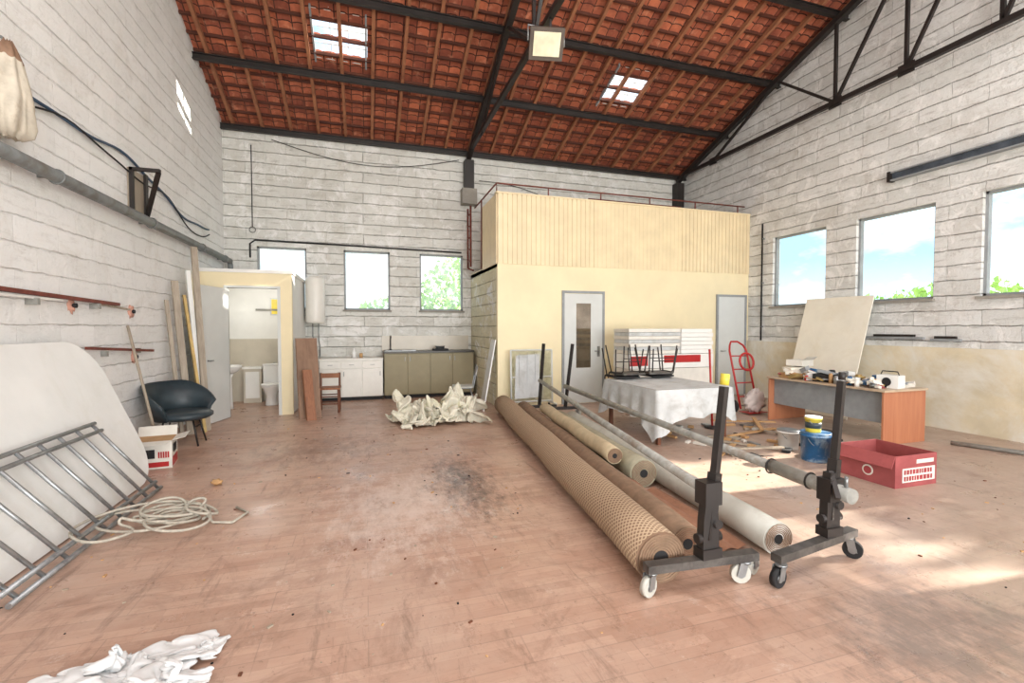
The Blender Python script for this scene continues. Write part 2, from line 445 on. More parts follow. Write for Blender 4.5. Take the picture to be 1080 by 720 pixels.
sim_cloths([
 ('crumpled_tarp',1.10,7.95,1.55,1.10,90,64,.36,3.4,.50,3.1,.1,m_tarp,(1.12,7.85,1.45,.95,.34),[(0,0,0,0,1,1),(-.28,.10,.02,2.0,.72,1.15),(.26,.12,.05,.9,.75,1.25)]),
 ('white_cloth',-1.10,2.46,.74,.50,60,44,.09,6.0,.14,8.3,.35,m_cloth,(-1.06,2.44,.74,.50,.09),[(0,0,0,.1,1,1),(.04,-.06,.01,2.4,.8,1.2)])],26)

# ------------------------------------------------------------ room
XL,XR,YB,YF,YR=-2.85,8.7,11.3,-5.1,3.1
def ZR(y): return 5.85+.35*(8.2-abs(y-YR))
b=B(); b.box(XL-.2,XR+.2,YF-.2,YB+.2,-.12,0,m_floor); b.obj('floor')

def wall_holes(b,axis,f0,f1,a0,a1,z0,z1,holes,m):
    def bx(a,c,za,zb):
        if c-a<1e-4 or zb-za<1e-4: return
        if axis=='x': b.box(a,c,f0,f1,za,zb,m)
        else: b.box(f0,f1,a,c,za,zb,m)
    cur=a0
    for h in sorted(holes):
        bx(cur,h[0],z0,z1); bx(h[0],h[1],z0,h[2]); bx(h[0],h[1],h[3],z1); cur=h[1]
    bx(cur,a1,z0,z1)
BW=[(-2.23,-1.24,2.0,3.36),(-.46,.56,2.0,3.36),(1.25,2.30,2.0,3.36)]
RW=[(6.95,8.2,2.06,3.60),(5.1,6.35,2.06,3.60),(3.25,4.5,2.06,3.60),(1.5,2.7,2.06,3.60)]
b=B(); wall_holes(b,'x',YB,YB+.2,XL-.2,XR+.2,0,5.97,BW,m_wallY); b.obj('wall_back')
def gable(b,x0,x1,holes,m):
    wall_holes(b,'y',x0,x1,YF,YB,0,4.6,holes,m)
    t=.12
    b.prism([(x0,YB,4.6),(x0,YB,ZR(YB)+t),(x0,YR,ZR(YR)+t),(x0,YF,ZR(YF)+t),(x0,YF,4.6)],(x1-x0,0,0),m)
b=B(); gable(b,XL-.2,XL,[],m_wallL); b.obj('wall_left')
b=B(); gable(b,XR,XR+.2,RW,m_wallX); b.obj('wall_right')
b=B(); wall_holes(b,'x',YF-.2,YF,XL-.2,XR+.2,0,5.97,[(-1.0,6.8,0.0,4.3)],m_wallY); b.obj('wall_front')
b=B(); b.box(XR-.03,XR,-5.0,8.88,0,1.28,m_plaster); b.obj('trim_1')

def window_y(name,x0,x1,z0,z1,y,glass):
    b=B(); f=.04
    b.box(x0,x1,y,y+.08,z0,z0+f,m_frame); b.box(x0,x1,y,y+.08,z1-f,z1,m_frame)
    b.box(x0,x0+f,y,y+.08,z0,z1,m_frame); b.box(x1-f,x1,y,y+.08,z0,z1,m_frame)
    b.box(x0+f,x1-f,y+.03,y+.036,z0+f,z1-f,glass)
    b.box(x0-.03,x1+.03,y-.11,y,z0-.04,z0,m_concrete)
    b.obj(name)
def window_x(name,y0,y1,z0,z1,x,glass):
    b=B(); f=.04
    b.box(x,x+.08,y0,y1,z0,z0+f,m_frame); b.box(x,x+.08,y0,y1,z1-f,z1,m_frame)
    b.box(x,x+.08,y0,y0+f,z0,z1,m_frame); b.box(x,x+.08,y1-f,y1,z0,z1,m_frame)
    b.box(x+.03,x+.036,y0+f,y1-f,z0+f,z1-f,glass)
    b.box(x-.13,x,y0-.03,y1+.03,z0-.04,z0,m_concrete)
    b.obj(name)
for i,h in enumerate(BW): window_y('window_%d'%(i+1),h[0],h[1],h[2],h[3],YB+.06,m_frost)
for i,h in enumerate(RW): window_x('window_%d'%(i+4),h[0],h[1],h[2],h[3],XR+.06,m_glass)

SKY=[(-.85,.07),(4.95,5.87)]; SY=(8.52,9.45)
b=B(); cs=.328; ncol=int((XR-XL+.4)/.046)
nj=26; m=m_rooftile
def prof(x): return .035*(0.5+0.5*math.cos(2*math.pi*x/.23))**4
xs=[XL-.2+i*.046 for i in range(ncol+1)]
prev_top=None
y=YB+.32
for j in range(nj):
    y0=y-j*cs; y1=max(y0-cs,YR)
    if y0<=YR: break
    lo=[b.bm.verts.new((x,y0,ZR(y0)+.10-prof(x))) for x in xs]
    hi=[b.bm.verts.new((x,y1,ZR(y1)+.14-prof(x)*.6)) for x in xs]
    for k in range(ncol):
        xm=(xs[k]+xs[k+1])/2; ym=(y0+y1)/2
        if any(s[0]<xm<s[1] for s in SKY) and SY[0]<ym<SY[1]: continue
        b.face([lo[k],lo[k+1],hi[k+1],hi[k]],m,False)
    if prev_top:
        for k in range(ncol): b.face([prev_top[k],prev_top[k+1],lo[k+1],lo[k]],m)
    prev_top=hi
b.slab((XL-.2,YR,ZR(YR)+.12),(XR-XL+.4,0,0),(0,YF-.3-YR,(YF-.3-YR)*.35),(0,0,.05),m)
b.obj('ceiling')
b=B()
for j in range(nj):
    y0=y-j*cs
    if y0<YR or y0>YB: continue
    b.box(XL,XR,y0-.025,y0+.025,ZR(y0)+.05,ZR(y0)+.095,m_batten)
x=XL+.2
L=YB-YR
while x<XR-.05:
    b.slab((x,YB,ZR(YB)-.03),(.06,0,0),(0,-L,L*.35),(0,0,.09),m_rafter)
    x+=.56
b.obj('roof_rafters')
for i,s in enumerate(SKY):
    b=B()
    for xx in (s[0],s[1]-.03): b.slab((xx,SY[1]+.04,ZR(SY[1]+.04)+.05),(.03,0,0),(0,-1.0,.35),(0,0,.07),m_frame)
    for xx in (s[0]+.3,s[0]+.6): b.slab((xx,SY[1]+.04,ZR(SY[1]+.04)+.12),(.012,0,0),(0,-1.0,.35),(0,0,.015),m_white)
    for k in range(4):
        yy=SY[0]+.02+k*.305; b.box(s[0],s[1],yy,yy+.015,ZR(yy)+.11,ZR(yy)+.13,m_white)
    b.slab((s[0],SY[1]+.04,ZR(SY[1]+.04)+.14),(s[1]-s[0],0,0),(0,-1.0,.35),(0,0,.006),m_glass)
    b.obj('window_%d'%(8+i))
for i,yy in enumerate((11.2,9.6,8.1,6.6,5.2,3.9,2.3,-.5,-3.2)):
    b=B(); z=ZR(yy)-.01
    b.box(XL,XR,yy-.04,yy+.04,z-.13,z-.115,m_black); b.box(XL,XR,yy-.04,yy+.04,z-.03,z-.015,m_black)
    b.box(XL,XR,yy-.010,yy+.010,z-.12,z-.02,m_black)
    b.obj('roof_purlin')
def truss(x):
    b=B(); m=m_black
    def top(y): return ZR(y)-.20
    zb=5.80
    for sgn in (1,-1):
        def P(yy,z): return (x,YR+sgn*(yy-YR),z)
        b.beam(P(11.2,top(11.2)),P(YR,top(YR)),.11,.11,m)
        b.beam(P(10.75,zb),P(YR,zb),.08,.08,m)
        for (a,at,c,ct) in [(9.8,0,7.9,1),(7.9,1,6.6,0),(6.6,0,6.6,1),(6.6,0,5.4,1),(5.4,0,5.4,1),(5.4,0,4.2,1),(4.2,0,4.2,1),(4.2,0,3.1,1)]:
            za=top(a) if at else zb; zc=top(c) if ct else zb
            b.beam(P(a,za),P(c,zc),.05,.05,m,up=(1,0,0))
        for yy in (6.6,5.4,9.8): b.obox(P(yy,zb),(.02,.24,.17),(0,0,0),m)
        b.box(x-.11,x+.11,*sorted((P(11.28,0)[1],P(11.05,0)[1])),4.95,5.62,m)
    b.beam((x,YR,zb),(x,YR,top(YR)),.06,.06,m,up=(1,0,0))
    b.obj('roof_truss')
truss(2.42); truss(8.42)
b=B(); b.box(2.24,2.6,11.04,11.29,4.57,4.94,m_concrete); b.obj('truss_corbel')

b=B(); c=V((2.36,5.95,5.42))
b.box(2.405,2.435,5.94,5.96,5.62,5.76,m_black)
b.tube([(2.10,5.95,5.42),(2.10,5.95,5.62),(2.62,5.95,5.62),(2.62,5.95,5.42)],.014,m_steel,6)
ro=(math.radians(-52),0,math.radians(-12)); R=Euler(ro).to_matrix()
m_base0=mat('dark_lamp_housing',(84,74,66),.6)
b.obox(c,(.46,.38,.10),ro,m_base0)
b.obox(c+R@V((0,0,-.056)),(.36,.28,.012),ro,mat('floodlight_lens',(226,220,190),.3))
for k in range(6): b.obox(c+R@V((-.18+k*.072,0,.065)),(.01,.30,.04),ro,m_base0)
b.obj('floodlight')

# ------------------------------------------------------------ yellow office box
b=B(); X0=2.5; Y0=8.88
b.box(X0,XR-.005,Y0,Y0+.1,0,2.88,m_cream)
b.box(X0,X0+.1,Y0+.1,YB-.005,0,2.88,m_creamgray)
b.box(X0,XR-.005,Y0+.02,YB-.005,2.80,2.9,m_cream)
b.box(X0+.02,XR-.005,Y0-.004,Y0+.10,2.88,4.22,m_cream2)
n=62
for i in range(n):
    xa=X0+i*(XR-X0)/n
    g_=.006 if (i<22 or i>42) else .003
    b.box(xa+g_,xa+(XR-X0)/n-g_,Y0-(.018 if i<22 or i>42 else .009),Y0-.003,2.86,4.24,m_cream2)
for i in range(11):
    b.box(X0-.02,X0+.03,Y0+.03+i*.105,Y0+.03+i*.105+.093,2.86,4.24,m_cream2)
b.box(X0-.03,XR-.005,Y0-.03,Y0+.12,4.24,4.27,m_cream2)
b.obj('wall_office')
b=B()
b.tube([(X0,Y0+.06,4.27),(X0,Y0+.06,4.45),(XR-.1,Y0+.06,4.45)],.016,m_rust,8)
for xx in (3.6,4.8,6.0,7.2,8.4): b.cyl((xx,Y0+.06,4.27),(xx,Y0+.06,4.45),.014,m_rust,8)
b.tube([(X0,Y0+.06,4.45),(X0+.02,10.95,4.45)],.016,m_rust,8)
b.cyl((X0,10.2,2.9),(X0,10.2,4.45),.016,m_rust,8)
b.tube([(5.5,10.9,2.9),(5.5,10.9,4.9),(8.3,10.9,4.9),(8.3,10.9,2.9)],.02,m_rust,8)
b.obj('mezzanine_guard_rail')
b=B(); b.tube([(2.34,10.9,3.0),(2.34,10.9,4.4)],.025,m_rust,8); b.tube([(2.34,10.6,3.0),(2.34,10.6,4.4)],.025,m_rust,8)
for k in range(5): b.cyl((2.34,10.6,3.15+k*.27),(2.34,10.9,3.15+k*.27),.014,m_rust,8)
b.tube([(2.34,10.9,3.0),(2.48,10.9,2.95)],.02,m_rust,8)
b.obj('red_wall_ladder')
yd=Y0-.002
b=B(); xa,xb=3.88,4.86
b.box(xa,xa+.05,yd-.03,yd,0,2.36,m_frame); b.box(xb-.05,xb,yd-.03,yd,0,2.36,m_frame); b.box(xa+.05,xb-.05,yd-.03,yd,2.31,2.36,m_frame)
b.box(xa+.05,xa+.32,yd-.02,yd,.01,2.3,m_whitedoor); b.box(xb-.32,xb-.05,yd-.02,yd,.01,2.3,m_whitedoor)
b.box(xa+.32,xb-.32,yd-.02,yd,.01,.75,m_whitedoor); b.box(xa+.32,xb-.32,yd-.02,yd,2.1,2.3,m_whitedoor)
b.box(xa+.32,xb-.32,yd-.01,yd,.75,2.1,m_mirror)
b.tube([(xb-.14,yd-.02,1.1),(xb-.14,yd-.07,1.1),(xb-.25,yd-.07,1.1)],.01,m_steel,8)
b.box(xb-.17,xb-.11,yd-.028,yd-.02,.98,1.2,m_steel)
b.obj('door_1')
b=B(); xa,xb=7.76,8.62
b.box(xa,xa+.05,yd-.04,yd,0,2.36,m_frame); b.box(xb-.05,xb,yd-.04,yd,0,2.36,m_frame); b.box(xa+.05,xb-.05,yd-.04,yd,2.31,2.36,m_frame)
b.box(xa+.05,xb-.05,yd-.025,yd,.01,2.31,m_whitedoor)
b.tube([(xa+.13,yd-.02,1.05),(xa+.13,yd-.07,1.05),(xa+.25,yd-.07,1.05)],.01,m_steel,8)
b.obj('door_2')

# ------------------------------------------------------------ toilet cubicle
TX=-1.28; TY=9.34; TH=2.63
b=B()
wall_holes(b,'x',TY,TY+.09,XL,TX,0,TH-.06,[(-2.32,-1.52,0,2.30)],m_cream)
b.box(TX-.09,TX,TY+.09,YB,0,TH-.06,m_white)
b.box(XL,TX+.02,TY-.02,YB,TH-.06,TH,m_white)
b.box(XL,TX-.09,YB-.02,YB,0,1.35,m_tile); b.box(TX-.10,TX-.09,TY+.09,YB-.02,0,1.35,m_tile)
b.box(XL,XL+.01,TY+.09,YB-.02,0,1.35,m_tile)
b.box(XL,TX-.1,YB-.02,YB,1.35,TH-.06,m_white)
b.box(-2.37,-2.32,TY-.015,TY+.1,0,2.34,m_whitedoor); b.box(-1.52,-1.47,TY-.015,TY+.1,0,2.34,m_whitedoor); b.box(-2.32,-1.52,TY-.015,TY+.1,2.30,2.34,m_whitedoor)
b.obj('wall_cubicle')
b=B(); b.box(-1.98,-1.66,YB-.04,YB-.02,1.86,2.24,m_whitedoor); b.box(-1.95,-1.69,YB-.045,YB-.04,1.89,2.21,m_yglass); b.obj('window_10')
b=B(); b.slab((-2.33,TY-.02,.01),(-.20,-.72,0),(.035,-.01,0),(0,0,2.27),m_whitedoor)
b.tube([(-2.47,8.72,1.05),(-2.42,8.70,1.05),(-2.40,8.80,1.05)],.012,m_steel,8); b.obj('door_3')
b=B(); b.lathe((-2.0,10.3,2.50),[(.09,.07),(.09,.05),(.07,0),(.02,-.02)],m_white,20); b.obj('added_ceiling_lamp')  # invented lamp body, added to go with the cubicle fill light
b=B(); tx,ty=-1.86,10.72
b.lathe((tx,ty-.12,0),[(.12,0),(.11,.05),(.10,.2),(.15,.33),(.19,.39),(.19,.41)],m_porc)
b.lathe((tx,ty-.12,.41),[(.20,0),(.20,.025),(.17,.04)],m_porc)
b.box(tx-.11,tx+.11,ty-.02,ty+.28,0,.38,m_porc)
b.box(tx-.2,tx+.2,ty+.13,ty+.32,.38,.80,m_porc); b.box(tx-.21,tx+.21,ty+.12,ty+.33,.80,.83,m_porc)
b.cyl((tx,ty+.22,.83),(tx,ty+.22,.85),.02,m_steel)
b.obj('toilet',bevel=.012)
b=B(); sx,sy=-2.58,10.35
b.lathe((sx,sy,0),[(.09,0),(.075,.1),(.06,.6),(.1,.7)],m_porc)
b.lathe((sx,sy,.68),[(.08,0),(.17,.05),(.24,.14),(.245,.17),(.22,.17),(.18,.10),(.05,.06)],m_porc)
b.tube([(sx-.2,sy,.84),(sx-.2,sy,.97),(sx-.1,sy,.97),(sx-.08,sy,.93)],.012,m_steel,8)
b.obj('pedestal_sink')
b=B(); b.box(-2.46,-2.12,11.0,11.27,0.0,.72,m_tile); b.box(-2.48,-2.10,10.97,11.27,.72,.76,m_white)
b.box(-2.42,-2.16,10.985,11.0,.1,.66,m_white); b.obj('low_bathroom_cabinet')
b=B()
for (cx,w,l,mm) in ((-2.42,.10,.75,m_bluec),(-2.55,.09,.45,m_dark)):
    n1=10; rows=[]
    for j in range(9):
        v=j/8; row=[]
        for i in range(n1+1):
            u=i/n1-.5
            row.append(b.bm.verts.new((cx+u*w*(1+.5*v),TY-.07+.022*math.sin(u*16+v*2),2.08-l*v)))
        rows.append(row)
    for j in range(8):
        for i in range(n1): b.face([rows[j][i],rows[j][i+1],rows[j+1][i+1],rows[j+1][i]],mm,True)
b.box(-2.68,-2.38,TY-.03,TY,2.06,2.12,m_darkwood)
for xx in (-2.6,-2.45): b.tube([(xx,TY-.03,2.09),(xx,TY-.08,2.08),(xx,TY-.09,2.12)],.008,m_steel,6)
b.obj('coat_rack')

# ------------------------------------------------------------ kitchen
YK=10.66; YBK=YB-.02
def cabinet(name,xa,xb,top,body,doors,counter,drawers=False):
    b=B(); b.box(xa,xb,YK+.02,YBK,.08,top-.04,body); b.box(xa+.02,xb-.02,YK+.06,YBK-.02,0,.08,m_dark)
    b.box(xa-.01,xb+.01,YK-.02,YBK,top-.04,top,counter)
    w=(xb-xa)/doors
    for i in range(doors):
        a,c=xa+i*w+.008,xa+(i+1)*w-.008
        z1=top-.06
        if drawers:
            b.box(a,c,YK,YK+.02,z1-.15,z1,body); b.box((a+c)/2-.05,(a+c)/2+.05,YK-.02,YK-.01,z1-.08,z1-.07,m_steel)
            z1-=.165
        b.box(a,c,YK,YK+.02,.10,z1,body)
        hx=c-.05 if i%2==0 else a+.05
        b.box(hx-.006,hx+.006,YK-.02,YK,z1-.16,z1-.06,m_steel)
    b.obj(name,bevel=.003)
cabinet('white_kitchen_cabinet',-.95,.36,.92,m_mel,3,m_mel,True)
cabinet('olive_kitchen_cabinet',.39,2.42,1.06,m_olive,4,m_counter)
b=B()
b.tube([(.55,11.1,1.06),(.55,11.1,1.34),(.55,11.02,1.40),(.55,10.92,1.36)],.014,m_dark,8); b.cyl((.55,11.1,1.06),(.55,11.1,1.10),.03,m_dark)
b.obj('kitchen_faucet')
b=B(); b.box(.42,1.1,10.78,11.2,1.06,1.075,m_steel); b.box(.47,.8,10.82,11.02,1.075,1.078,m_dark); b.obj('kitchen_sink')
b=B(); b.lathe((-.25,11.0,.92),[(.05,0),(.05,.12),(.02,.17),(.02,.22)],m_porc,16); b.obj('soap_bottle')
b=B(); b.lathe((-.1,10.95,.92),[(.035,0),(.04,.10)],m_tan,16); b.obj('mug')
b=B(); b.box(1.5,1.85,10.8,11.05,1.06,1.10,m_dark); b.lathe((1.67,10.92,1.10),[(.09,0),(.11,.06),(.115,.065)],m_steel,20); b.obj('frying_pan')
b=B(); b.box(.36,2.42,YB-.035,YB-.02,1.06,1.40,m_tile); b.obj('trim_2')
b=B(); b.lathe((-1.04,11.0,1.68),[(.14,0),(.19,.03),(.20,.06),(.20,.96),(.18,1.0),(.1,1.03)],m_mel,28)
b.box(-1.14,-.94,11.15,11.28,1.8,1.9,m_steel); b.box(-1.14,-.94,11.15,11.28,2.4,2.5,m_steel)
b.tube([(-1.1,11.0,1.70),(-1.1,11.0,1.4),(-1.1,11.2,1.35),(-1.1,11.2,1.0)],.012,m_steel,8); b.tube([(-.98,11.0,1.70),(-.98,11.0,1.3),(-.98,11.2,1.2),(-.98,11.2,.95)],.012,m_steel,8)
b.obj('water_heater')
b=B(); cx,cy=-.66,9.45
for dx in(-1,1):
    b.cyl((cx+dx*.17,cy-.17,0),(cx+dx*.16,cy-.14,.43),.02,m_darkwood,10)
    b.cyl((cx+dx*.17,cy+.17,0),(cx+dx*.17,cy+.19,.72),.02,m_darkwood,10)
b.box(cx-.2,cx+.2,cy-.18,cy+.18,.43,.465,m_wood)
b.box(cx-.17,cx+.17,cy+.17,cy+.20,.62,.71,m_wood)
for z in(.16,.3):
    b.cyl((cx-.165,cy-.155,z),(cx+.165,cy-.155,z),.012,m_darkwood,8); b.cyl((cx-.17,cy+.175,z),(cx+.17,cy+.175,z),.012,m_darkwood,8)
    b.cyl((cx-.165,cy-.155,z+.05),(cx-.17,cy+.175,z+.05),.012,m_darkwood,8); b.cyl((cx+.165,cy-.155,z+.05),(cx+.17,cy+.175,z+.05),.012,m_darkwood,8)
b.obj('wooden_chair',bevel=.004)
b=B(); b.slab((-1.12,8.80,0),(-.11,.48,1.40),(.34,.10,0),(.02,-.02,0),m_ply); b.obj('plywood_board')
b=B(); b.slab((-.98,8.62,0),(-.10,.3,.85),(.14,.04,0),(.02,-.03,0),m_wood); b.obj('leaning_plank')
b=B(); b.slab((2.12,8.55,0),(.30,.22,1.35),(0.05,.5,0),(.02,0,0),m_boardw); b.obj('leaning_white_board')

b=B(); 
for (x0,y0,x1,y1,z1,w,mm) in ((-2.40,8.25,-2.64,8.6,2.88,.09,m_plank),(-2.55,8.0,-2.78,8.2,2.3,.09,m_plank),(-2.38,8.15,-2.70,8.4,2.1,.04,m_gold),(-2.62,7.95,-2.8,8.0,2.0,.05,m_plank),(-2.45,8.3,-2.7,8.55,2.5,.06,m_boardw)):
    b.slab((x0,y0,0),(x1-x0,y1-y0,z1),(w*.8,w*.5,0),(.02,-.02,0),mm)
b.obj('leaning_planks')
b=B(); b.cyl((-2.45,6.75,.12),(-2.78,6.85,1.62),.016,m_plank,10)
b.obox((-2.43,6.74,.08),(.05,.24,.10),(0,0,.3),m_plank); b.obox((-2.43,6.74,.02),(.06,.24,.04),(0,0,.3),m_darkwood)
b.obj('push_broom')

b=B(); cx,cy=-2.40,7.36; A0=math.radians(150)
def shell(cx,cy,rad,zb,h,m):
    n=28; rin=[]
    for i in range(n+1):
        a=A0+math.radians(-112+224*i/n); t=abs(i/n-.5)*2
        zt=h-(h-zb-.16)*max(0,(t-.35)/.65)**1.6
        row=[]
        for (rr,z) in ((rad,zb-.03),(rad*1.12,(zb+zt)/2),(rad*1.30,zt),(rad*1.2,zt+.01),(rad*1.0,(zb+zt)/2),(rad*.86,zb)):
            row.append(b.bm.verts.new((cx+math.cos(a)*rr,cy+math.sin(a)*rr*1.12,z)))
        rin.append(row)
    for p,q in zip(rin,rin[1:]):
        for k in range(6): b.face([p[k],q[k],q[(k+1)%6],p[(k+1)%6]],m,True)
    b.face(rin[0],m); b.face(list(reversed(rin[-1])),m)
shell(cx,cy,.33,.40,.84,m_grn)
b.lathe((cx+.03,cy,.36),[(.29,0),(.34,.03),(.34,.07),(.29,.10),(.15,.11)],m_grn,24)
for a in (35,145,215,325):
    a=math.radians(a); b.tube([(cx+.2*math.cos(a),cy+.2*math.sin(a),.37),(cx+.29*math.cos(a),cy+.29*math.sin(a),.0)],.012,m_black,8)
for p,q in ((35,325),(145,215)):
    p,q=math.radians(p),math.radians(q)
    b.cyl((cx+.23*math.cos(p),cy+.23*math.sin(p),.25),(cx+.23*math.cos(q),cy+.23*math.sin(q),.25),.01,m_black,8)
b.obj('tub_chair')
b=B()
b.slab((-2.50,6.15,0),(.38,.04,0),(-.06,.34,0),(0,0,.31),m_paper)
b.slab((-2.49,6.149,.02),(.34,.036,0),(.001,-.004,0),(0,0,.055),m_red)
b.slab((-2.44,6.154,.12),(.16,.017,0),(.001,-.004,0),(0,0,.10),m_dark)
for k in range(5): b.slab((-2.25+k*.022,6.174+k*.0023,.12),(.015,.0016,0),(.001,-.004,0),(0,0,.07),m_red)
b.slab((-2.118,6.20,.02),(-.05,.28,0),(.004,.001,0),(0,0,.10),m_red)
b.slab((-2.119,6.23,.17),(-.03,.17,0),(.004,.001,0),(0,0,.09),m_dark)
b.slab((-2.50,6.15,.31),(.38,.04,0),(-.02,-.13,-.02),(0,0,.004),m_paper)
b.slab((-2.12,6.19,.31),(-.06,.34,0),(.13,.02,.03),(0,0,.004),m_paper)
b.slab((-2.56,6.49,.31),(.38,.04,0),(-.02,.08,.10),(0,0,.004),m_paper)
b.slab((-2.50,6.15,.305),(.38,.04,0),(-.06,.34,0),(0,0,.006),m_tan)
b.obj('cardboard_box')

b=B(); o=V((-2.18,3.2,.0)); u=V((0,2.72,0)); v=V((-.60,0,1.45)); pts=[]
Lu,Lv=2.72,v.length; uu=u.normalized(); vv=v.normalized(); r=.42
def rc(cx,cy,a0):
    for k in range(9):
        a=math.radians(a0+k*90/8); pts.append(o+uu*(cx+r*math.cos(a))+vv*(cy+r*math.sin(a)))
rc(Lu-r,r,-90); rc(Lu-r,Lv-r,0); rc(r,Lv-r,90); rc(r,r,180)
nrm=uu.cross(vv).normalized()
if nrm.x<0: nrm=-nrm
b.prism(pts,nrm*.03,m_boardw,m_darkwood)
b.obj('rounded_tabletop_panel')
b=B()
def LP(t,s): return V((-1.93,3.3+t,.03))+V((-.42,-.22,.70))*s
for s_ in (0,.09,.90,1.0): b.tube([LP(0,s_),LP(2.05,s_)],.018,m_alu,8)
for k in range(9):
    b.tube([LP(.08+k*.24,0),LP(.08+k*.24,1)],.014,m_alu,8)
b.obj('aluminium_ladder')
b=B(); pts=[]
for i in range(560):
    t=i/560; a=t*math.pi*2*11
    r=.15+.11*math.sin(a*.37+1)+.08*noise.noise(V((i*.05,0,0)))
    px=-1.56+.62*(noise.noise(V((i*.012,3,0))))+r*math.cos(a)*1.1
    py=4.38+.40*(noise.noise(V((i*.012,7,0))))+r*math.sin(a)*1.1
    pz=.02+.06*abs(math.sin(a*.5))+.05*t+.04*noise.noise(V((i*.06,9,2)))
    pts.append((px,py,max(.012,pz)))
pts=pts+[(-1.2,4.3,.012),(-1.05,4.25,.012),(-.98,4.45,.012),(-1.1,4.6,.012)]
b.tube(pts,.011,m_rope,6); b.obj('rope_coil')

def tchair(b,M,frame,seat):
    def T(p): return M@V(p)
    w,d=.21,.20
    def sl(o,u,v,ww,m):
        o2=T(o); b.slab(o2,T(V(o)+V(u))-o2,T(V(o)+V(v))-o2,T(V(o)+V(ww))-o2,m)
    sl((-w,-d,.44),(2*w,0,0),(0,2*d,0),(0,0,.025),seat)
    for sx in (-1,1):
        b.tube([T((sx*(w+.03),-d-.04,0)),T((sx*w,-d+.02,.40)),T((sx*w,-d+.06,.435)),T((sx*w,d-.04,.435)),T((sx*w,d,.45)),T((sx*w,d+.08,.85))],.011,frame,8)
        b.tube([T((sx*(w+.03),d+.06,0)),T((sx*w,d-.06,.43))],.011,frame,8)
    sl((-w,d+.045,.68),(2*w,0,0),(0,.03,.17),(0,.018,0),seat)
    b.tube([T((-w-.01,-d-.0,.2)),T((w+.01,-d-.0,.2))],.008,frame,6)
b=B(); tchair(b,Matrix.Translation((1.80,8.92,0))@Matrix.Rotation(math.radians(-100),4,'Z'),m_steel,m_greyroll); b.obj('grey_chair')

# ------------------------------------------------------------ carpet rolls
def roll(name,p0,p1,r,m,inner=m_dark,core=None):
    b=B(); p0,p1=V(p0),V(p1)
    n=12; pts=[p0.lerp(p1,i/n)+V((.010*math.sin(i*1.3),0,.0)) for i in range(n+1)]
    b.tube(pts,r,m,32,True)
    d=(p1-p0).normalized(); x=d.cross(V((0,0,1))).normalized(); y=d.cross(x)
    core=core or (m_rollc if m is not m_rollc else m_roll2)
    for e,sg in ((p0,-1),(p1,1)):
        b.cyl(e+d*sg*.001,e+d*sg*.004,r*.90,core,28)
        b.cyl(e+d*sg*.004,e+d*sg*.007,r*.30,inner,24)
        sp=[]
        for i in range(110):
            a=i*.35; rr=r*(.32+.62*i/110)
            sp.append(e+d*sg*.006+x*rr*math.cos(a)+y*rr*math.sin(a))
        b.tube(sp,.004,m_roll2,5)
    return b.obj(name)
roll('lattice_carpet_roll',(1.74,2.44,.165),(2.44,8.3,.165),.165,m_lattice,core=m_roll2)
roll('taupe_carpet_roll',(2.08,2.62,.125),(2.74,8.0,.125),.125,m_roll2,core=m_brownroll)
roll('brown_carpet_roll',(2.32,2.75,.06),(2.46,4.0,.06),.06,m_brownroll)
roll('grey_vinyl_roll',(2.74,2.50,.12),(3.20,6.9,.12),.115,m_greyroll,core=m_white)
roll('sage_carpet_roll',(2.63,3.98,.145),(2.90,6.7,.145),.14,m_rollg,core=m_rollg)
roll('cream_carpet_roll',(2.43,4.2,.28),(2.76,7.0,.29),.085,m_rollc)
b=B(); 
n=14; rows=[]
for i in range(n+1):
    u=i/n; rows.append([b.bm.verts.new((2.40+.22*u+.05*v_*1.6,2.65+1.25*v_,.006+.02*abs(math.sin(u*5))+.02*math.sin(v_*3))) for v_ in (0,.25,.5,.75,1)])
for i in range(n):
    for k in range(4): b.face([rows[i][k],rows[i+1][k],rows[i+1][k+1],rows[i][k+1]],m_brownroll,True)
b.obj('carpet_offcut')

# ------------------------------------------------------------ roll rack
def caster(b,x,y,ang,white=True):
    c,s=math.cos(ang),math.sin(ang)
    r=.06; ax=V((-s,c,0)); fw=V((c,s,0)); ctr=V((x,y,r))+fw*.03
    b.cyl(ctr-ax*.018,ctr+ax*.018,r,m_greyroll if white else m_dark,24)
    b.cyl(ctr-ax*.021,ctr+ax*.021,r*.45,m_steel,16)
    for sg in(-1,1):
        b.slab(ctr+ax*(.026*sg)-fw*.02-V((0,0,.012)),fw*.05,V((0,0,.085))-fw*.02,ax*.004*sg,m_steel)
    b.cyl(V((x,y,.125)),V((x,y,.14)),.035,m_steel,16)
b=B()
m=m_black
m_base=mat('worn_dark_steel',(92,88,84),.5,.3,var=.3,scale=10,dirt=(50,46,44))
def base(x0,x1,y0,y1,px,py,topx,topy,ztop,zr):
    b.beam((x0,y0,.165),(x1,y1,.165),.07,.05,m_base)
    b.box(px-.07,px+.07,py-.045,py+.045,.19,.25,m)
    b.prism([(px-.06,py-.03,.2),(px+.06,py-.03,.2),(px+.055,py-.03,.42),(px+.03,py-.03,.62),(px-.03,py-.03,.62),(px-.055,py-.03,.42)],(0,.06,0),m)
    b.cyl((px-.085,py,.31),(px+.085,py,.31),.03,m,16); b.cyl((px+.04,py-.05,.40),(px+.04,py+.05,.40),.028,m,14)
    f=lambda z:(px+(topx-px)*(z-.3)/(ztop-.3),py+(topy-py)*(z-.3)/(ztop-.3),z)
    b.beam(f(.3),f(.70),.06,.06,m)
    b.beam(f(.70),f(ztop-.06),.042,.042,m)
    return f
f1=base(1.58,2.34,2.36,2.30,2.00,2.33,2.14,2.36,1.29,.58)
f2=base(2.42,3.26,2.22,2.36,3.00,2.33,3.13,2.36,1.29,.5)
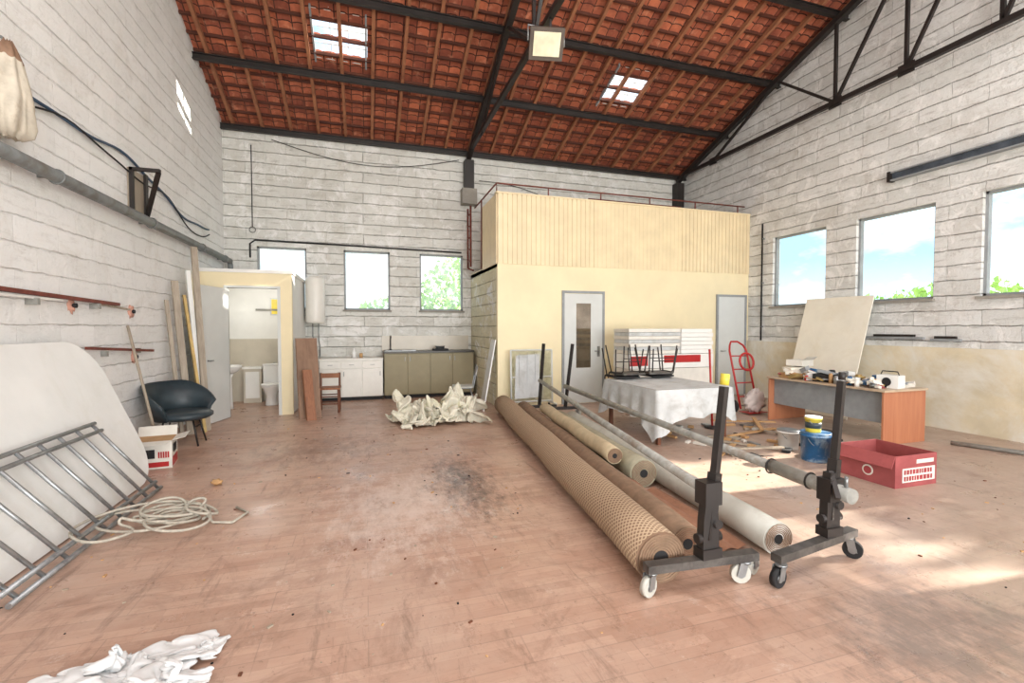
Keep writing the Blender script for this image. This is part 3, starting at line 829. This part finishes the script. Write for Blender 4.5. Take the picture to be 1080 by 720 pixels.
b.cyl(f1(1.24),f1(1.31),.028,m_yellow,12)
b.cyl(f2(1.24),f2(1.29),.022,m,12)
caster(b,1.62,2.36,math.radians(200)); caster(b,2.26,2.30,math.radians(160)); caster(b,2.44,2.20,math.radians(190),False); caster(b,3.20,2.35,math.radians(300),False)
caster(b,2.36,2.36,math.radians(20))
p=[(2.0,2.30,.585),(3.02,7.9,.63)]
b.tube(p,.034,m_steelpaint,14)
q=[(3.01,2.26,.50),(3.38,7.6,.55)]
b.tube(q,.038,m_steelpaint,14)
b.cyl((3.005,2.18,.5),(3.052,2.85,.505),.050,m_steelpaint,16)
b.box(2.94,3.08,2.28,2.38,.43,.58,m); b.box(1.94,2.06,2.28,2.38,.52,.66,m)
for k in (2.5,2.86): b.tube([(3.028+(k-2.5)*.07+.056*math.cos(a),k,.503+.056*math.sin(a)) for a in [i*math.pi/8 for i in range(16)]],.007,m,5,closed=True)
b.cyl((3.0,2.22,.55),(3.0,2.22,.62),.012,m_steel,8)
b.beam((3.0,2.33,.62),(2.93,2.22,.48),.03,.03,m)
for (x,y,tx,ty) in ((3.02,7.92,3.12,7.96),(3.40,7.62,3.56,7.66)):
    b.beam((x,y,.15),(tx,ty,1.30),.045,.045,m)
    b.beam((x-.33,y+.02,.155),(x+.33,y-.02,.155),.06,.05,m)
    caster(b,x-.28,y+.02,.4); caster(b,x+.28,y-.02,2.2)
b.obj('carpet_roll_rack')

# ------------------------------------------------------------ cloth covered table & chairs
b=B(); x0,x1,y0,y1=3.74,4.95,5.35,6.75
for xx in (x0+.06,x1-.06):
    for yy in (y0+.06,y1-.06): b.box(xx-.025,xx+.025,yy-.025,yy+.025,0,.71,m_darkwood)
b.box(x0,x1,y0,y1,.71,.745,m_wood)
b.box(x0+.05,x1-.05,y0+.04,y0+.06,.63,.71,m_wood); b.box(x0+.05,x1-.05,y1-.06,y1-.04,.63,.71,m_wood)
b.obj('dining_table')
b=B(); e=.015
per=[]; nx,ny=26,30
for i in range(nx): per.append((x0-e+(x1-x0+2*e)*i/nx,y0-e,0,-1))
for i in range(ny): per.append((x1+e,y0-e+(y1-y0+2*e)*i/ny,1,0))
for i in range(nx): per.append((x1+e-(x1-x0+2*e)*i/nx,y1+e,0,1))
for i in range(ny): per.append((x0-e,y1+e-(y1-y0+2*e)*i/ny,-1,0))
n=len(per); rows=[]
corners=[0,nx,nx+ny,2*nx+ny]
for j in range(12):
    v_=j/11; row=[]
    for i,(px,py,nx_,ny_) in enumerate(per):
        dc=min(min(abs(i-c),n-abs(i-c)) for c in corners)
        d0=min(i,n-i)
        ln=.38+.10*math.exp(-(dc/3.5)**2)+.14*math.exp(-(d0/5)**2)+.09*noise.noise(V((i*.12,0,5)))
        if ny_==1: ln*=.7
        if nx_==-1: ln+=.06
        fold=.035*math.sin(i*.95+1.5*noise.noise(V((i*.1,2,0))))*v_+.05*v_*math.exp(-(dc/3)**2)+.012+.03*v_+.02*v_*noise.noise(V((i*.5,v_*4,1)))
        ox=nx_; oy=ny_
        if dc<3:
            cx_,cy_=(x0+x1)/2,(y0+y1)/2
            k=(3-dc)/3*.7; ox=nx_*(1-k*.3)+k*(.7 if px>cx_ else -.7)*(abs(ny_)); oy=ny_*(1-k*.3)+k*(.7 if py>cy_ else -.7)*(abs(nx_))
        row.append(b.bm.verts.new((px+ox*fold,py+oy*fold,.752-ln*v_+ (0 if j else .004))))
    rows.append(row)
for j in range(11):
    for i in range(n): b.face([rows[j][i],rows[j][(i+1)%n],rows[j+1][(i+1)%n],rows[j+1][i]],m_sheet,True)
GX,GY=40,46; gr=[]
for a in range(GX+1):
    col=[]
    for c_ in range(GY+1):
        xx=x0-e+(x1-x0+2*e)*a/GX; yy=y0-e+(y1-y0+2*e)*c_/GY
        ed=min(a,GX-a,c_,GY-c_)
        zz=.757+(0.0 if ed==0 else .014*(1-min(1,abs(noise.noise(V((xx*4,yy*3,2))))*5)))
        col.append(b.bm.verts.new((xx,yy,zz)))
    gr.append(col)
for a in range(GX):
    for c_ in range(GY): b.face([gr[a][c_],gr[a+1][c_],gr[a+1][c_+1],gr[a][c_+1]],m_sheet,True)
b.obj('table_sheet')
for i,(xx,yy,zz,rz) in enumerate(((4.02,6.72,0,-.06),(4.66,6.72,0,.06),(4.06,6.64,.055,.10),(4.60,6.64,.055,-.10))):
    b=B(); M=Matrix.Translation((xx,yy,1.250+zz))@Matrix.Rotation(rz,4,'Z')@Matrix.Rotation(math.pi,4,'X')@Matrix.Rotation(math.pi,4,'Z')
    tchair(b,M,m_black,m_dark if i<2 else m_base); b.obj('stacking_chair')
b=B(); xa,xb,ya,yb=4.62,6.50,7.5,8.05
b.box(xa,xb,ya,yb,.0,.82,m_paper)
b.box(xa,xb,ya-.01,yb,.83,1.09,m_white)
b.box(xa+.02,xa+.40,ya-.014,ya-.01,.88,1.06,m_red); b.box(xa+.75,xb-.30,ya-.014,ya-.01,.93,1.07,m_red)
for k in range(7):
    z=1.10+k*.068; o_=.01*(k%2)
    b.box(xa+o_,xa+1.12+o_,ya+o_,yb,z,z+.064,m_sheet if k%2 else m_paper)
for k in range(6):
    z=1.10+k*.079; o_=.012*(k%2)
    b.box(xa+1.14+o_,xb-o_,ya+o_,yb,z,z+.075,m_white)
b.obj('stacked_boxes',bevel=.008)
b=B(); b.tube([(5.25,6.05,0),(5.22,6.1,1.25)],.016,m_red,8); b.lathe((5.25,6.05,0),[(.12,0),(.12,.02),(.02,.04)],m_black,20); b.obj('red_pole_stand')
b=B(); xa,xb=2.70,3.56; yy=8.60
for xx in(xa,xb): b.cyl((xx,yy,.1),(xx,yy+.05,1.15),.018,m_whitedoor,10)
for z in (.14,.62,1.15): b.cyl((xa,yy+.05*(z-.1),z),(xb,yy+.05*(z-.1),z),.016,m_whitedoor,10)
b.slab((xa+.02,yy+.002,.16),(xb-xa-.04,0,0),(0,.05,.97),(0,.01,0),m_plastic)
b.slab((xa+.06,yy-.02,.2),(.5,0,.02),(.04,.05,.85),(0,.008,0),m_sheet)
for k in range(1,5): b.box(xa+k*.164-.004,xa+k*.164+.004,yy-.01,yy+.0,.16,1.1,m_sheet)
for xx in(xa,xb): b.box(xx-.02,xx+.02,yy-.2,yy+.2,.08,.11,m_whitedoor); b.cyl((xx-.015,yy-.17,.035),(xx+.015,yy-.17,.035),.035,m_dark,14); b.cyl((xx-.015,yy+.17,.035),(xx+.015,yy+.17,.035),.035,m_dark,14)
b.obj('wheeled_display_frame')

# ------------------------------------------------------------ desk
b=B(); xa,xb,ya,yb=6.64,7.50,4.42,6.35
b.box(xa,xb,ya,yb,.72,.75,m_desktop)
b.box(xa+.02,xb-.02,ya+.02,ya+.05,0,.72,m_desk); b.box(xa+.02,xb-.02,yb-.05,yb-.02,0,.72,m_desk)
b.box(xa+.12,xa+.14,ya+.05,yb-.05,.28,.72,m_frame)
b.obj('office_desk',bevel=.004)
zd=.75
b=B(); b.obox((7.05,4.62,zd+.09),(.20,.26,.18),(0,0,.2),m_white); b.cyl((6.94,4.60,zd+.09),(6.93,4.60,zd+.09),.06,m_dark,18)
b.tube([(7.05,4.51,zd+.18),(7.05,4.53,zd+.23),(7.05,4.73,zd+.23),(7.05,4.75,zd+.18)],.008,m_dark,6); b.obj('portable_radio',bevel=.01)
b=B(); b.box(6.75,7.15,5.85,6.2,zd,zd+.08,m_tan); b.obox((6.95,6.02,zd+.11),(.34,.28,.05),(.05,.08,.3),m_paper); b.obox((6.93,6.05,zd+.16),(.3,.22,.04),(0,-.05,-.2),m_board); b.obj('paper_stack')
b=B(); b.slab((6.92,5.9,zd+.20),(.3,.05,0),(-.06,.26,0),(0,0,.10),m_paper); b.slab((6.92,5.9,zd+.30),(.3,.05,0),(-.05,-.12,.06),(0,0,.004),m_paper); b.obj('open_carton')
b=B(); b.obox((6.9,5.45,zd+.06),(.28,.3,.12),(0,0,.3),m_dark); b.obox((6.92,5.46,zd+.14),(.2,.24,.05),(.2,.1,.5),m_frame); b.obj('tape_deck',bevel=.006)
tins=((6.72,5.15,.04,.12,m_steel),(6.78,5.0,.035,.13,m_blue),(6.72,4.85,.03,.1,m_white),(7.1,5.1,.05,.14,m_gold),(6.85,5.72,.045,.11,m_white),(7.2,5.6,.05,.16,m_dark),(6.72,5.65,.03,.08,m_red),(6.78,4.68,.035,.07,m_steel),(7.3,5.3,.06,.12,m_white),(6.74,5.26,.028,.15,m_tan))
for (xx,yy,r,h,mm) in tins:
    b=B(); b.lathe((xx,yy,zd),[(r,0),(r,h*.85),(r*.8,h*.9),(r*.8,h)],mm,18); b.obj('paint_tin')
b=B(); random.seed(5)
for k in range(130):
    mm=random.choice((m_paper,m_white,m_tan,m_frame,m_dark,m_steel,m_board,m_redboard,m_sheet,m_blue,m_gold))
    s_=random.uniform(.04,.14)
    b.obox((random.uniform(6.70,7.4),random.uniform(4.55,6.25),zd+.014+random.uniform(0,.16)*random.random()),(s_,s_*random.uniform(.5,1.8),random.uniform(.01,.07)),(random.uniform(-.4,.4),random.uniform(-.4,.4),random.random()*3),mm)
b.tube([(6.9,4.95,zd+.02),(7.1,4.98,zd+.05),(7.12,5.2,zd+.07),(6.95,5.25,zd+.05),(6.7,5.1,zd+.02),(6.63,5.0,zd-.1),(6.62,4.98,zd-.4)],.008,m_dark,8)
b.obj('desk_clutter')
b=B(); b.slab((7.93,5.88,0),(.60,0,2.16),(0.0,1.30,0),(-.02,0,.005),m_board); b.obj('leaning_cream_panel')
b=B(); xa,xb,ya,yb,h=4.98,5.58,3.20,3.80,.32
t=.012
b.box(xa,xb,ya,ya+t,0,h,m_redboard); b.box(xa,xb,yb-t,yb,0,h,m_redboard); b.box(xa,xa+t,ya+t,yb-t,0,h,m_redboard); b.box(xb-t,xb,ya+t,yb-t,0,h,m_redboard); b.box(xa+t,xb-t,ya+t,yb-t,0,t,m_tan)
b.slab((xa,ya,h),(.0,yb-ya,0),(-.05,0,-.12),(-.006,0,.004),m_redboard)
b.box(xa+.06,xa+.5,ya+.06,yb-.06,.05,.10,m_tan)
b.box(xa+.10,xb-.03,ya-.003,ya,.05,.19,m_paper)
for k,(z,h2) in enumerate(((.13,.045),(.065,.045))):
    xx=xa+.12
    random.seed(k+3)
    while xx<xb-.08:
        w=.02+.025*random.random(); b.box(xx,xx+w,ya-.005,ya-.003,z,z+h2,m_ink); xx+=w+.012
b.box(xa+.30,xb-.05,ya-.003,ya,.23,.27,m_paper)
b.cyl((xa-.008,ya+.26,.12),(xa-.004,ya+.26,.12),.055,m_paper,20); b.cyl((xa-.010,ya+.26,.12),(xa-.008,ya+.26,.12),.04,m_ink,20)
b.obj('red_cardboard_box')
def bucket(name,x,y,z,r,h,m,lid=None,band=None):
    b=B(); b.lathe((x,y,z),[(r*.88,0),(r*.9,.01),(r*.97,h*.9),(r*1.03,h*.9),(r*1.03,h*.94),(r,h)],m,28)
    if band: b.lathe((x,y,z+h*.28),[(r*.935,0),(r*.97,h*.42)],band,28)
    b.lathe((x,y,z+h),[(r*1.02,0),(r*1.02,.012),(r*.9,.015)],lid or m,28)
    pts=[(x+r*math.cos(a)*1.03,y-r*.25-r*.4*abs(math.sin(a)),z+h*.85-h*.35*math.sin(a)) for a in [i*math.pi/12 for i in range(13)]]
    b.tube(pts,.004,m_steel,5); b.obj(name)
bucket('blue_paint_drum',5.16,4.20,0,.165,.33,m_blue,m_blue)
bucket('yellow_bucket',5.14,4.22,.345,.09,.17,m_yellow,m_white,m_grn)
bucket('grey_bucket',5.52,4.3,0,.13,.20,m_greyroll,m_dark)
bucket('white_bucket',5.32,4.72,0,.13,.24,m_white,m_steel)
bucket('plastic_tub',5.85,4.65,0,.14,.20,m_frame,m_dark)
bucket('paint_can',5.74,4.05,0,.08,.18,m_white,m_steel)
b=B()
for k,(x,y,a,l) in enumerate(((4.5,4.9,.6,1.1),(4.9,4.95,2.2,.7),(5.5,5.5,.2,1.1),(5.8,5.2,1.9,.6),(5.9,6.1,2.7,1.0),(6.1,4.2,.3,.7),(5.9,5.8,.9,1.0),(4.55,4.6,2.9,.9))):
    d=V((math.cos(a),math.sin(a),0))*l/2; b.beam(V((x,y,.012+.012*k))-d,V((x,y,.012+.012*k))+d,.06,.018,m_plank if k%2 else m_tan)
random.seed(21)
for k in range(60):
    b.obox((random.uniform(4.2,6.3),random.uniform(4.4,6.3),.02),(random.uniform(.04,.2),random.uniform(.04,.12),.03),(0,0,random.random()*3),random.choice((m_tan,m_paper,m_dark,m_plank,m_steel,m_tan)))
b.obj('scrap_planks')
b=B(); cx,cy=6.85,7.05
for sx in (-.2,.2):
    b.tube([(cx+sx,cy-.12,.08),(cx+sx,cy+.18,1.15),(cx+sx*.8,cy+.22,1.25)],.018,m_red,8)
b.tube([(cx-.16,cy+.22,1.25),(cx-.08,cy+.28,1.32),(cx+.08,cy+.28,1.32),(cx+.16,cy+.22,1.25)],.018,m_red,8)
for z in(.3,.55,.8,1.05): b.cyl((cx-.2,cy-.12+.28*(z-.08),z),(cx+.2,cy-.12+.28*(z-.08),z),.012,m_red,8)
b.slab((cx-.22,cy-.34,.03),(.44,0,0),(0,.24,0),(0,0,.008),m_red)
for sx in(-.26,.26): b.cyl((cx+sx-.02,cy+.0,.12),(cx+sx+.02,cy+.0,.12),.12,m_dark,22); b.cyl((cx+sx-.024,cy+.0,.12),(cx+sx+.024,cy,.12),.05,m_red,16)
b.cyl((cx-.26,cy,.12),(cx+.26,cy,.12),.012,m_steel,8)
b.tube([(cx+.02+.16*math.cos(a),cy-.02+.1*math.sin(a)*.3,.95+.16*math.sin(a)) for a in [i*math.pi/10 for i in range(20)]],.02,m_red,8,closed=True)
b.obj('red_hand_truck')
b=B(); m_sack=mat('pale_sack',(208,196,190),.85,var=.12,scale=6,bump=.3)
b.ell((6.85,6.82,.24),(.20,.11,.20),m_sack,jit=.5,fr=4,seg=28,rows=18); b.obj('filled_sack')

# ------------------------------------------------------------ wall fittings
b=B()
b.tube([(XL+.14,2.5,2.99),(XL+.14,YB-.15,2.99)],.06,m_duct,14)
for yy in (3.4,5.4,7.4,9.4,10.8): b.box(XL+.002,XL+.14,yy-.015,yy+.015,2.97,3.0,m_duct); b.tube([(XL+.14+.064*math.cos(a),yy,2.99+.064*math.sin(a)) for a in [i*math.pi/8 for i in range(16)]],.01,m_duct,5,closed=True)
b.tube([(XL+.14,YB-.15,2.99),(XL+.14,YB-.1,2.9),(XL+.14,YB-.1,2.65)],.05,m_duct,12)
b.obj('duct_pipe')
b=B(); pts=[]
for i in range(40):
    t=i/39; yy=4.0+6.2*t; pts.append((XL+.03,yy,3.72-.12*math.sin(t*math.pi*3)+.02*math.sin(t*30)+(.35*(1-t)**6)-.25*t))
b.tube(pts,.016,m_bluec,8)
pts=[(p[0]+.01,p[1],p[2]-.09-.1*math.sin(i/39*math.pi*5)) for i,p in enumerate(pts)]
b.tube(pts,.010,m_dark,8); b.obj('blue_hose_cable')
b=B(); yy=7.3
b.box(XL,XL+.03,yy-.2,yy+.25,3.06,3.62,m_plank)
b.box(XL+.03,XL+.06,yy+.18,yy+.25,3.06,3.65,m_black); b.beam((XL+.05,yy+.22,3.1),(XL+.34,yy-.2,3.58),.05,.04,m_black)
b.beam((XL+.03,yy-.2,3.6),(XL+.36,yy-.2,3.6),.05,.04,m_black); b.beam((XL+.05,yy-.2,3.08),(XL+.05,yy-.2,3.62),.05,.04,m_black,up=(1,0,0))
b.obj('steel_wall_bracket')
b=B(); m_bag=mat('dusty_cloth',(204,196,180),.9,var=.15,scale=6,bump=.4,dirt=(150,132,108))
prof_=[(.03,3.86),(.06,3.80),(.09,3.72),(.10,3.66),(.13,3.56),(.15,3.44),(.16,3.32),(.15,3.22),(.13,3.15),(.06,3.11)]
rows=[]; na=72
for j,(rr,z) in enumerate(prof_):
    row=[]
    for k in range(na):
        a=2*math.pi*k/na; t=j/9
        f=1+.16*math.sin(a*7+2*noise.noise(V((a,z*2,0))))*(.5+t*.5)+.22*noise.noise(V((math.cos(a)*1.5,math.sin(a)*1.5,z*5)))
        row.append(b.bm.verts.new((XL+.165+math.cos(a)*rr*f*.8,4.78+math.sin(a)*rr*f*1.25,z+.03*noise.noise(V((math.cos(a)*3,math.sin(a)*3,z*3))))))
    rows.append(row)
for j in range(9):
    for k in range(na): b.face([rows[j][k],rows[j][(k+1)%na],rows[j+1][(k+1)%na],rows[j+1][k]],m_ply if j<2 else m_bag,True)
b.face(rows[-1],m_bag); b.face(rows[0],m_ply)
b.tube([(XL,4.80,3.92),(XL+.12,4.80,3.90),(XL+.16,4.79,3.84)],.012,m_steel,6); b.obj('hanging_cloth_bag')
b=B(); b.beam((XL+.06,3.0,1.95),(XL+.06,6.65,1.87),.05,.035,m_rust); b.beam((XL+.03,6.3,1.86),(XL+.05,6.95,1.82),.03,.02,m_plank)
b.beam((XL+.05,3.2,1.88),(XL+.05,5.6,1.86),.03,.02,m_white)
for yy in(3.6,5.2,6.2): b.box(XL,XL+.09,yy-.02,yy+.02,1.80,1.86,m_steelpaint)
b.obj('red_wall_rail')
b=B(); b.beam((XL+.05,6.0,1.38),(XL+.05,7.6,1.28),.03,.03,m_rust); 
for yy in(6.4,7.2): b.box(XL,XL+.06,yy-.02,yy+.02,1.27,1.33,m_steelpaint)
b.obj('short_red_rail')
b=B()
for (yy,z) in ((5.85,1.82),(7.1,1.80),(8.6,1.78),(7.15,1.22)):
    b.ell((XL+.0,yy,z),(.03,.06,.08),m_plug,jit=.6); b.cyl((XL+.02,yy,z),(XL+.05,yy,z),.025,m_dark,10)
b.obj('power_outlets')
b=B(); b.tube([(-2.35,YB-.03,3.1),(-2.35,YB-.03,3.4),(-2.25,YB-.03,3.48),(-.2,YB-.03,3.46),(.9,YB-.04,3.44),(2.25,YB-.04,3.42)],.018,m_dark,8)
b.tube([(-2.3,YB-.02,5.5),(-2.3,YB-.02,3.75)],.01,m_dark,6)
b.tube([(-2.3+.06*math.cos(a),YB-.02,3.70+.06*math.sin(a)) for a in [i*math.pi/8 for i in range(16)]],.007,m_dark,5,closed=True)
pts=[(-1.9+4.1*t,YB-.05,5.65-.35*math.sin(t*math.pi)) for t in [i/20 for i in range(21)]]; b.tube(pts,.008,m_dark,6)
pts=[(2.7+3*t,YB-.05,5.2-.5*t+.1*math.sin(t*5)) for t in [i/20 for i in range(21)]]; b.tube(pts,.008,m_dark,6)
b.obj('back_cables')
b=B(); b.box(XR-.12,XR,.5,5.75,4.10,4.12,m_frame); b.box(XR-.12,XR,.5,5.75,4.23,4.25,m_frame); b.box(XR-.07,XR,.5,5.75,4.115,4.235,mat('dark_blue_steel',(72,80,90),.5,var=.3))
b.box(XR-.13,XR,5.71,5.76,4.09,4.26,m_black)
b.obj('steel_ledge_beam')
b=B(); b.tube([(XR-.05,8.45,3.95),(XR-.05,8.45,1.3)],.018,m_dark,8); 
for z in (1.6,2.6,3.6): b.box(XR-.06,XR,8.43,8.47,z,z+.03,m_steel)
b.obj('vertical_conduit')
b=B()
for (y0,y1,z) in ((5.2,6.1,1.50),(4.7,5.1,1.48),(6.5,6.8,1.50)):
    b.box(XR-.05,XR,y0,y1,z-.1,z-.06,m_frame); b.obox((XR-.03,(y0+y1)/2,z-.04),(.05,(y1-y0)*.7,.04),(0,0,.03),m_black)
b.obj('ledge_shelf')
b=B(); b.box(5.55,6.15,1.85,2.3,0,.012,m_dark)
for k in range(8): b.box(5.57+k*.072,5.60+k*.072,1.87,2.28,.012,.018,m_steel)
b.obj('drain_grate')
b=B(); b.tube([(7.6,4.2,.03),(7.9,3.4,.03),(8.2,2.6,.03),(8.3,1.5,.03)],.03,m_steelpaint,10); b.obj('loose_pipe')
b=B(); random.seed(11)
for k in range(480):
    x=random.uniform(-2.0,6.2); yy=random.uniform(1.6,8.8); s_=random.uniform(.004,.015)
    if 1.4<x<3.5 or (3.5<x<5.2 and yy>5) or (.1<x<2.1 and yy>7.2): continue
    b.obox((x,yy,s_*.3),(s_*random.uniform(1,2.5),s_,s_*.6),(0,0,random.random()*3),random.choice((m_darkwood,m_plank,m_tan,m_dark)))
b.ell((-1.45,5.35,.03),(.05,.04,.03),m_tan,jit=.6)
b.obj('debris_crumbs')

# ------------------------------------------------------------ exterior
b=B(); b.slab((-60,-60,-.2),(120,0,0),(0,120,0),(0,0,.05),m_ground); b.obj('ground')
def foliage(name,blobs,n,seed,trunks=(),ls=(.07,.16)):
    random.seed(seed); b=B()
    for (c,r,k) in blobs:
        c=V(c)
        for i in range(int(n*k)):
            d=V((random.gauss(0,1),random.gauss(0,1),random.gauss(0,1))).normalized()*random.random()**.4
            p=c+V((d.x*r[0],d.y*r[1],d.z*r[2])); s_=random.uniform(*ls)
            R=Euler((random.random()*6,random.random()*6,random.random()*6)).to_matrix()
            vs=[b.bm.verts.new(p+R@V(q)*s_) for q in((-1,0,0),(0,-.6,0),(1,0,0),(0,.6,.2))]
            b.face(vs,m_hedge)
    for t0,t1,r in trunks: b.cyl(t0,t1,r,m_trunk,10,r2=r*.6)
    b.obj(name)
foliage('garden_tree',[((3.4,17.5,1.5),(1.8,1.2,2.9),1),((1.0,18,1.0),(1.8,1.0,1.9),.7)],2600,1,[((3.2,17.5,-.15),(3.3,17.5,2),.12)])
foliage('garden_tree',[((16,5.2,1.4),(1.3,1.6,2.4),1),((16,8.2,1.0),(1.3,1.6,2.0),.8),((17.5,10,1.4),(1.5,2.2,1.7),1),((19,13.5,1.4),(1.5,3,1.5),1)],2200,2,[((16,5.4,-.15),(16,5.4,2),.12),((17.5,10,-.15),(17.5,10,2),.12),((19,13.5,-.15),(19,13.5,2),.12)])
foliage('sun_blocker_tree',[((20,5.8,9.6),(2.0,2.2,2.6),2.0),((20,9.6,9.6),(2.2,2.6,2.6),1.6),((20,1.5,8.5),(1.0,2.2,.95),.5),((20,1.6,10.2),(1.2,1.2,1.0),.045)],2600,3,[((20,6.9,-.15),(20,6.9,8),.16),((20,3.6,6.8),(20,1.4,8.6),.06)],(.10,.2))  # unseen crowns added to block the sun and break up its floor patch

# ------------------------------------------------------------ world & lights
w=bpy.data.worlds.new('sky'); scene.world=w; w.use_nodes=True; nt=w.node_tree
bg=nt.nodes['Background']
tc=N(nt,'ShaderNodeTexCoord').outputs['Generated']
sep=N(nt,'ShaderNodeSeparateXYZ'); nt.links.new(tc,sep.inputs[0])
c=ramp(nt,sep.outputs[2],[(0,(.66,.86,.93,1)),(.12,(.32,.62,.82,1)),(.5,(.24,.50,.76,1))])
cl=ramp(nt,noise_tex(nt,mapping(nt,tc,(1,1,2.4),loc=(.35,.2,0)),2.6,6,.6),[(.42,g(0)),(.60,g(1))])
c=mixc(nt,cl,c,(1,1,1,1))
nt.links.new(c,bg.inputs[0]); bg.inputs[1].default_value=2.0
def light(name,kind,loc,target,energy,col=(1,1,1),size=None):
    l=bpy.data.lights.new(name,kind); l.energy=energy; l.color=col
    if size: l.shape='RECTANGLE'; l.size,l.size_y=size
    o=bpy.data.objects.new(name,l); scene.collection.objects.link(o); o.location=loc
    o.rotation_euler=(V(target)-V(loc)).to_track_quat('-Z','Y').to_euler(); return o
s=light('sun','SUN',(20,0,12),(20-1,.06,12-.60),18,(1,.94,.84)); s.data.angle=math.radians(.6)
light('gate_fill_light','AREA',(2.9,-4.9,2.2),(2.9,5,2.6),860,(1,.995,.975),(7.6,4.2))  # added fill lamp inside the opening behind the camera
light('roof_fill_light','AREA',(3.0,1.0,7.0),(3.2,4.2,0),380,(1,.995,.975),(9,4))  # added fill lamp below the ridge, out of view, no fixture there
l=light('cubicle_fill_light','POINT',(-2.0,10.3,2.35),(0,0,0),14,(1,.98,.94)); l.data.shadow_soft_size=.06  # added fill lamp to brighten the cubicle interior

# ------------------------------------------------------------ camera
cam=bpy.data.cameras.new('camera'); cam.sensor_width=36; cam.lens=490/1080*36; cam.clip_start=.05
co=bpy.data.objects.new('camera',cam); scene.collection.objects.link(co)
co.location=(0,0,1.6); co.rotation_euler=(math.radians(90-1.75),0,math.radians(-17.5))
scene.camera=co
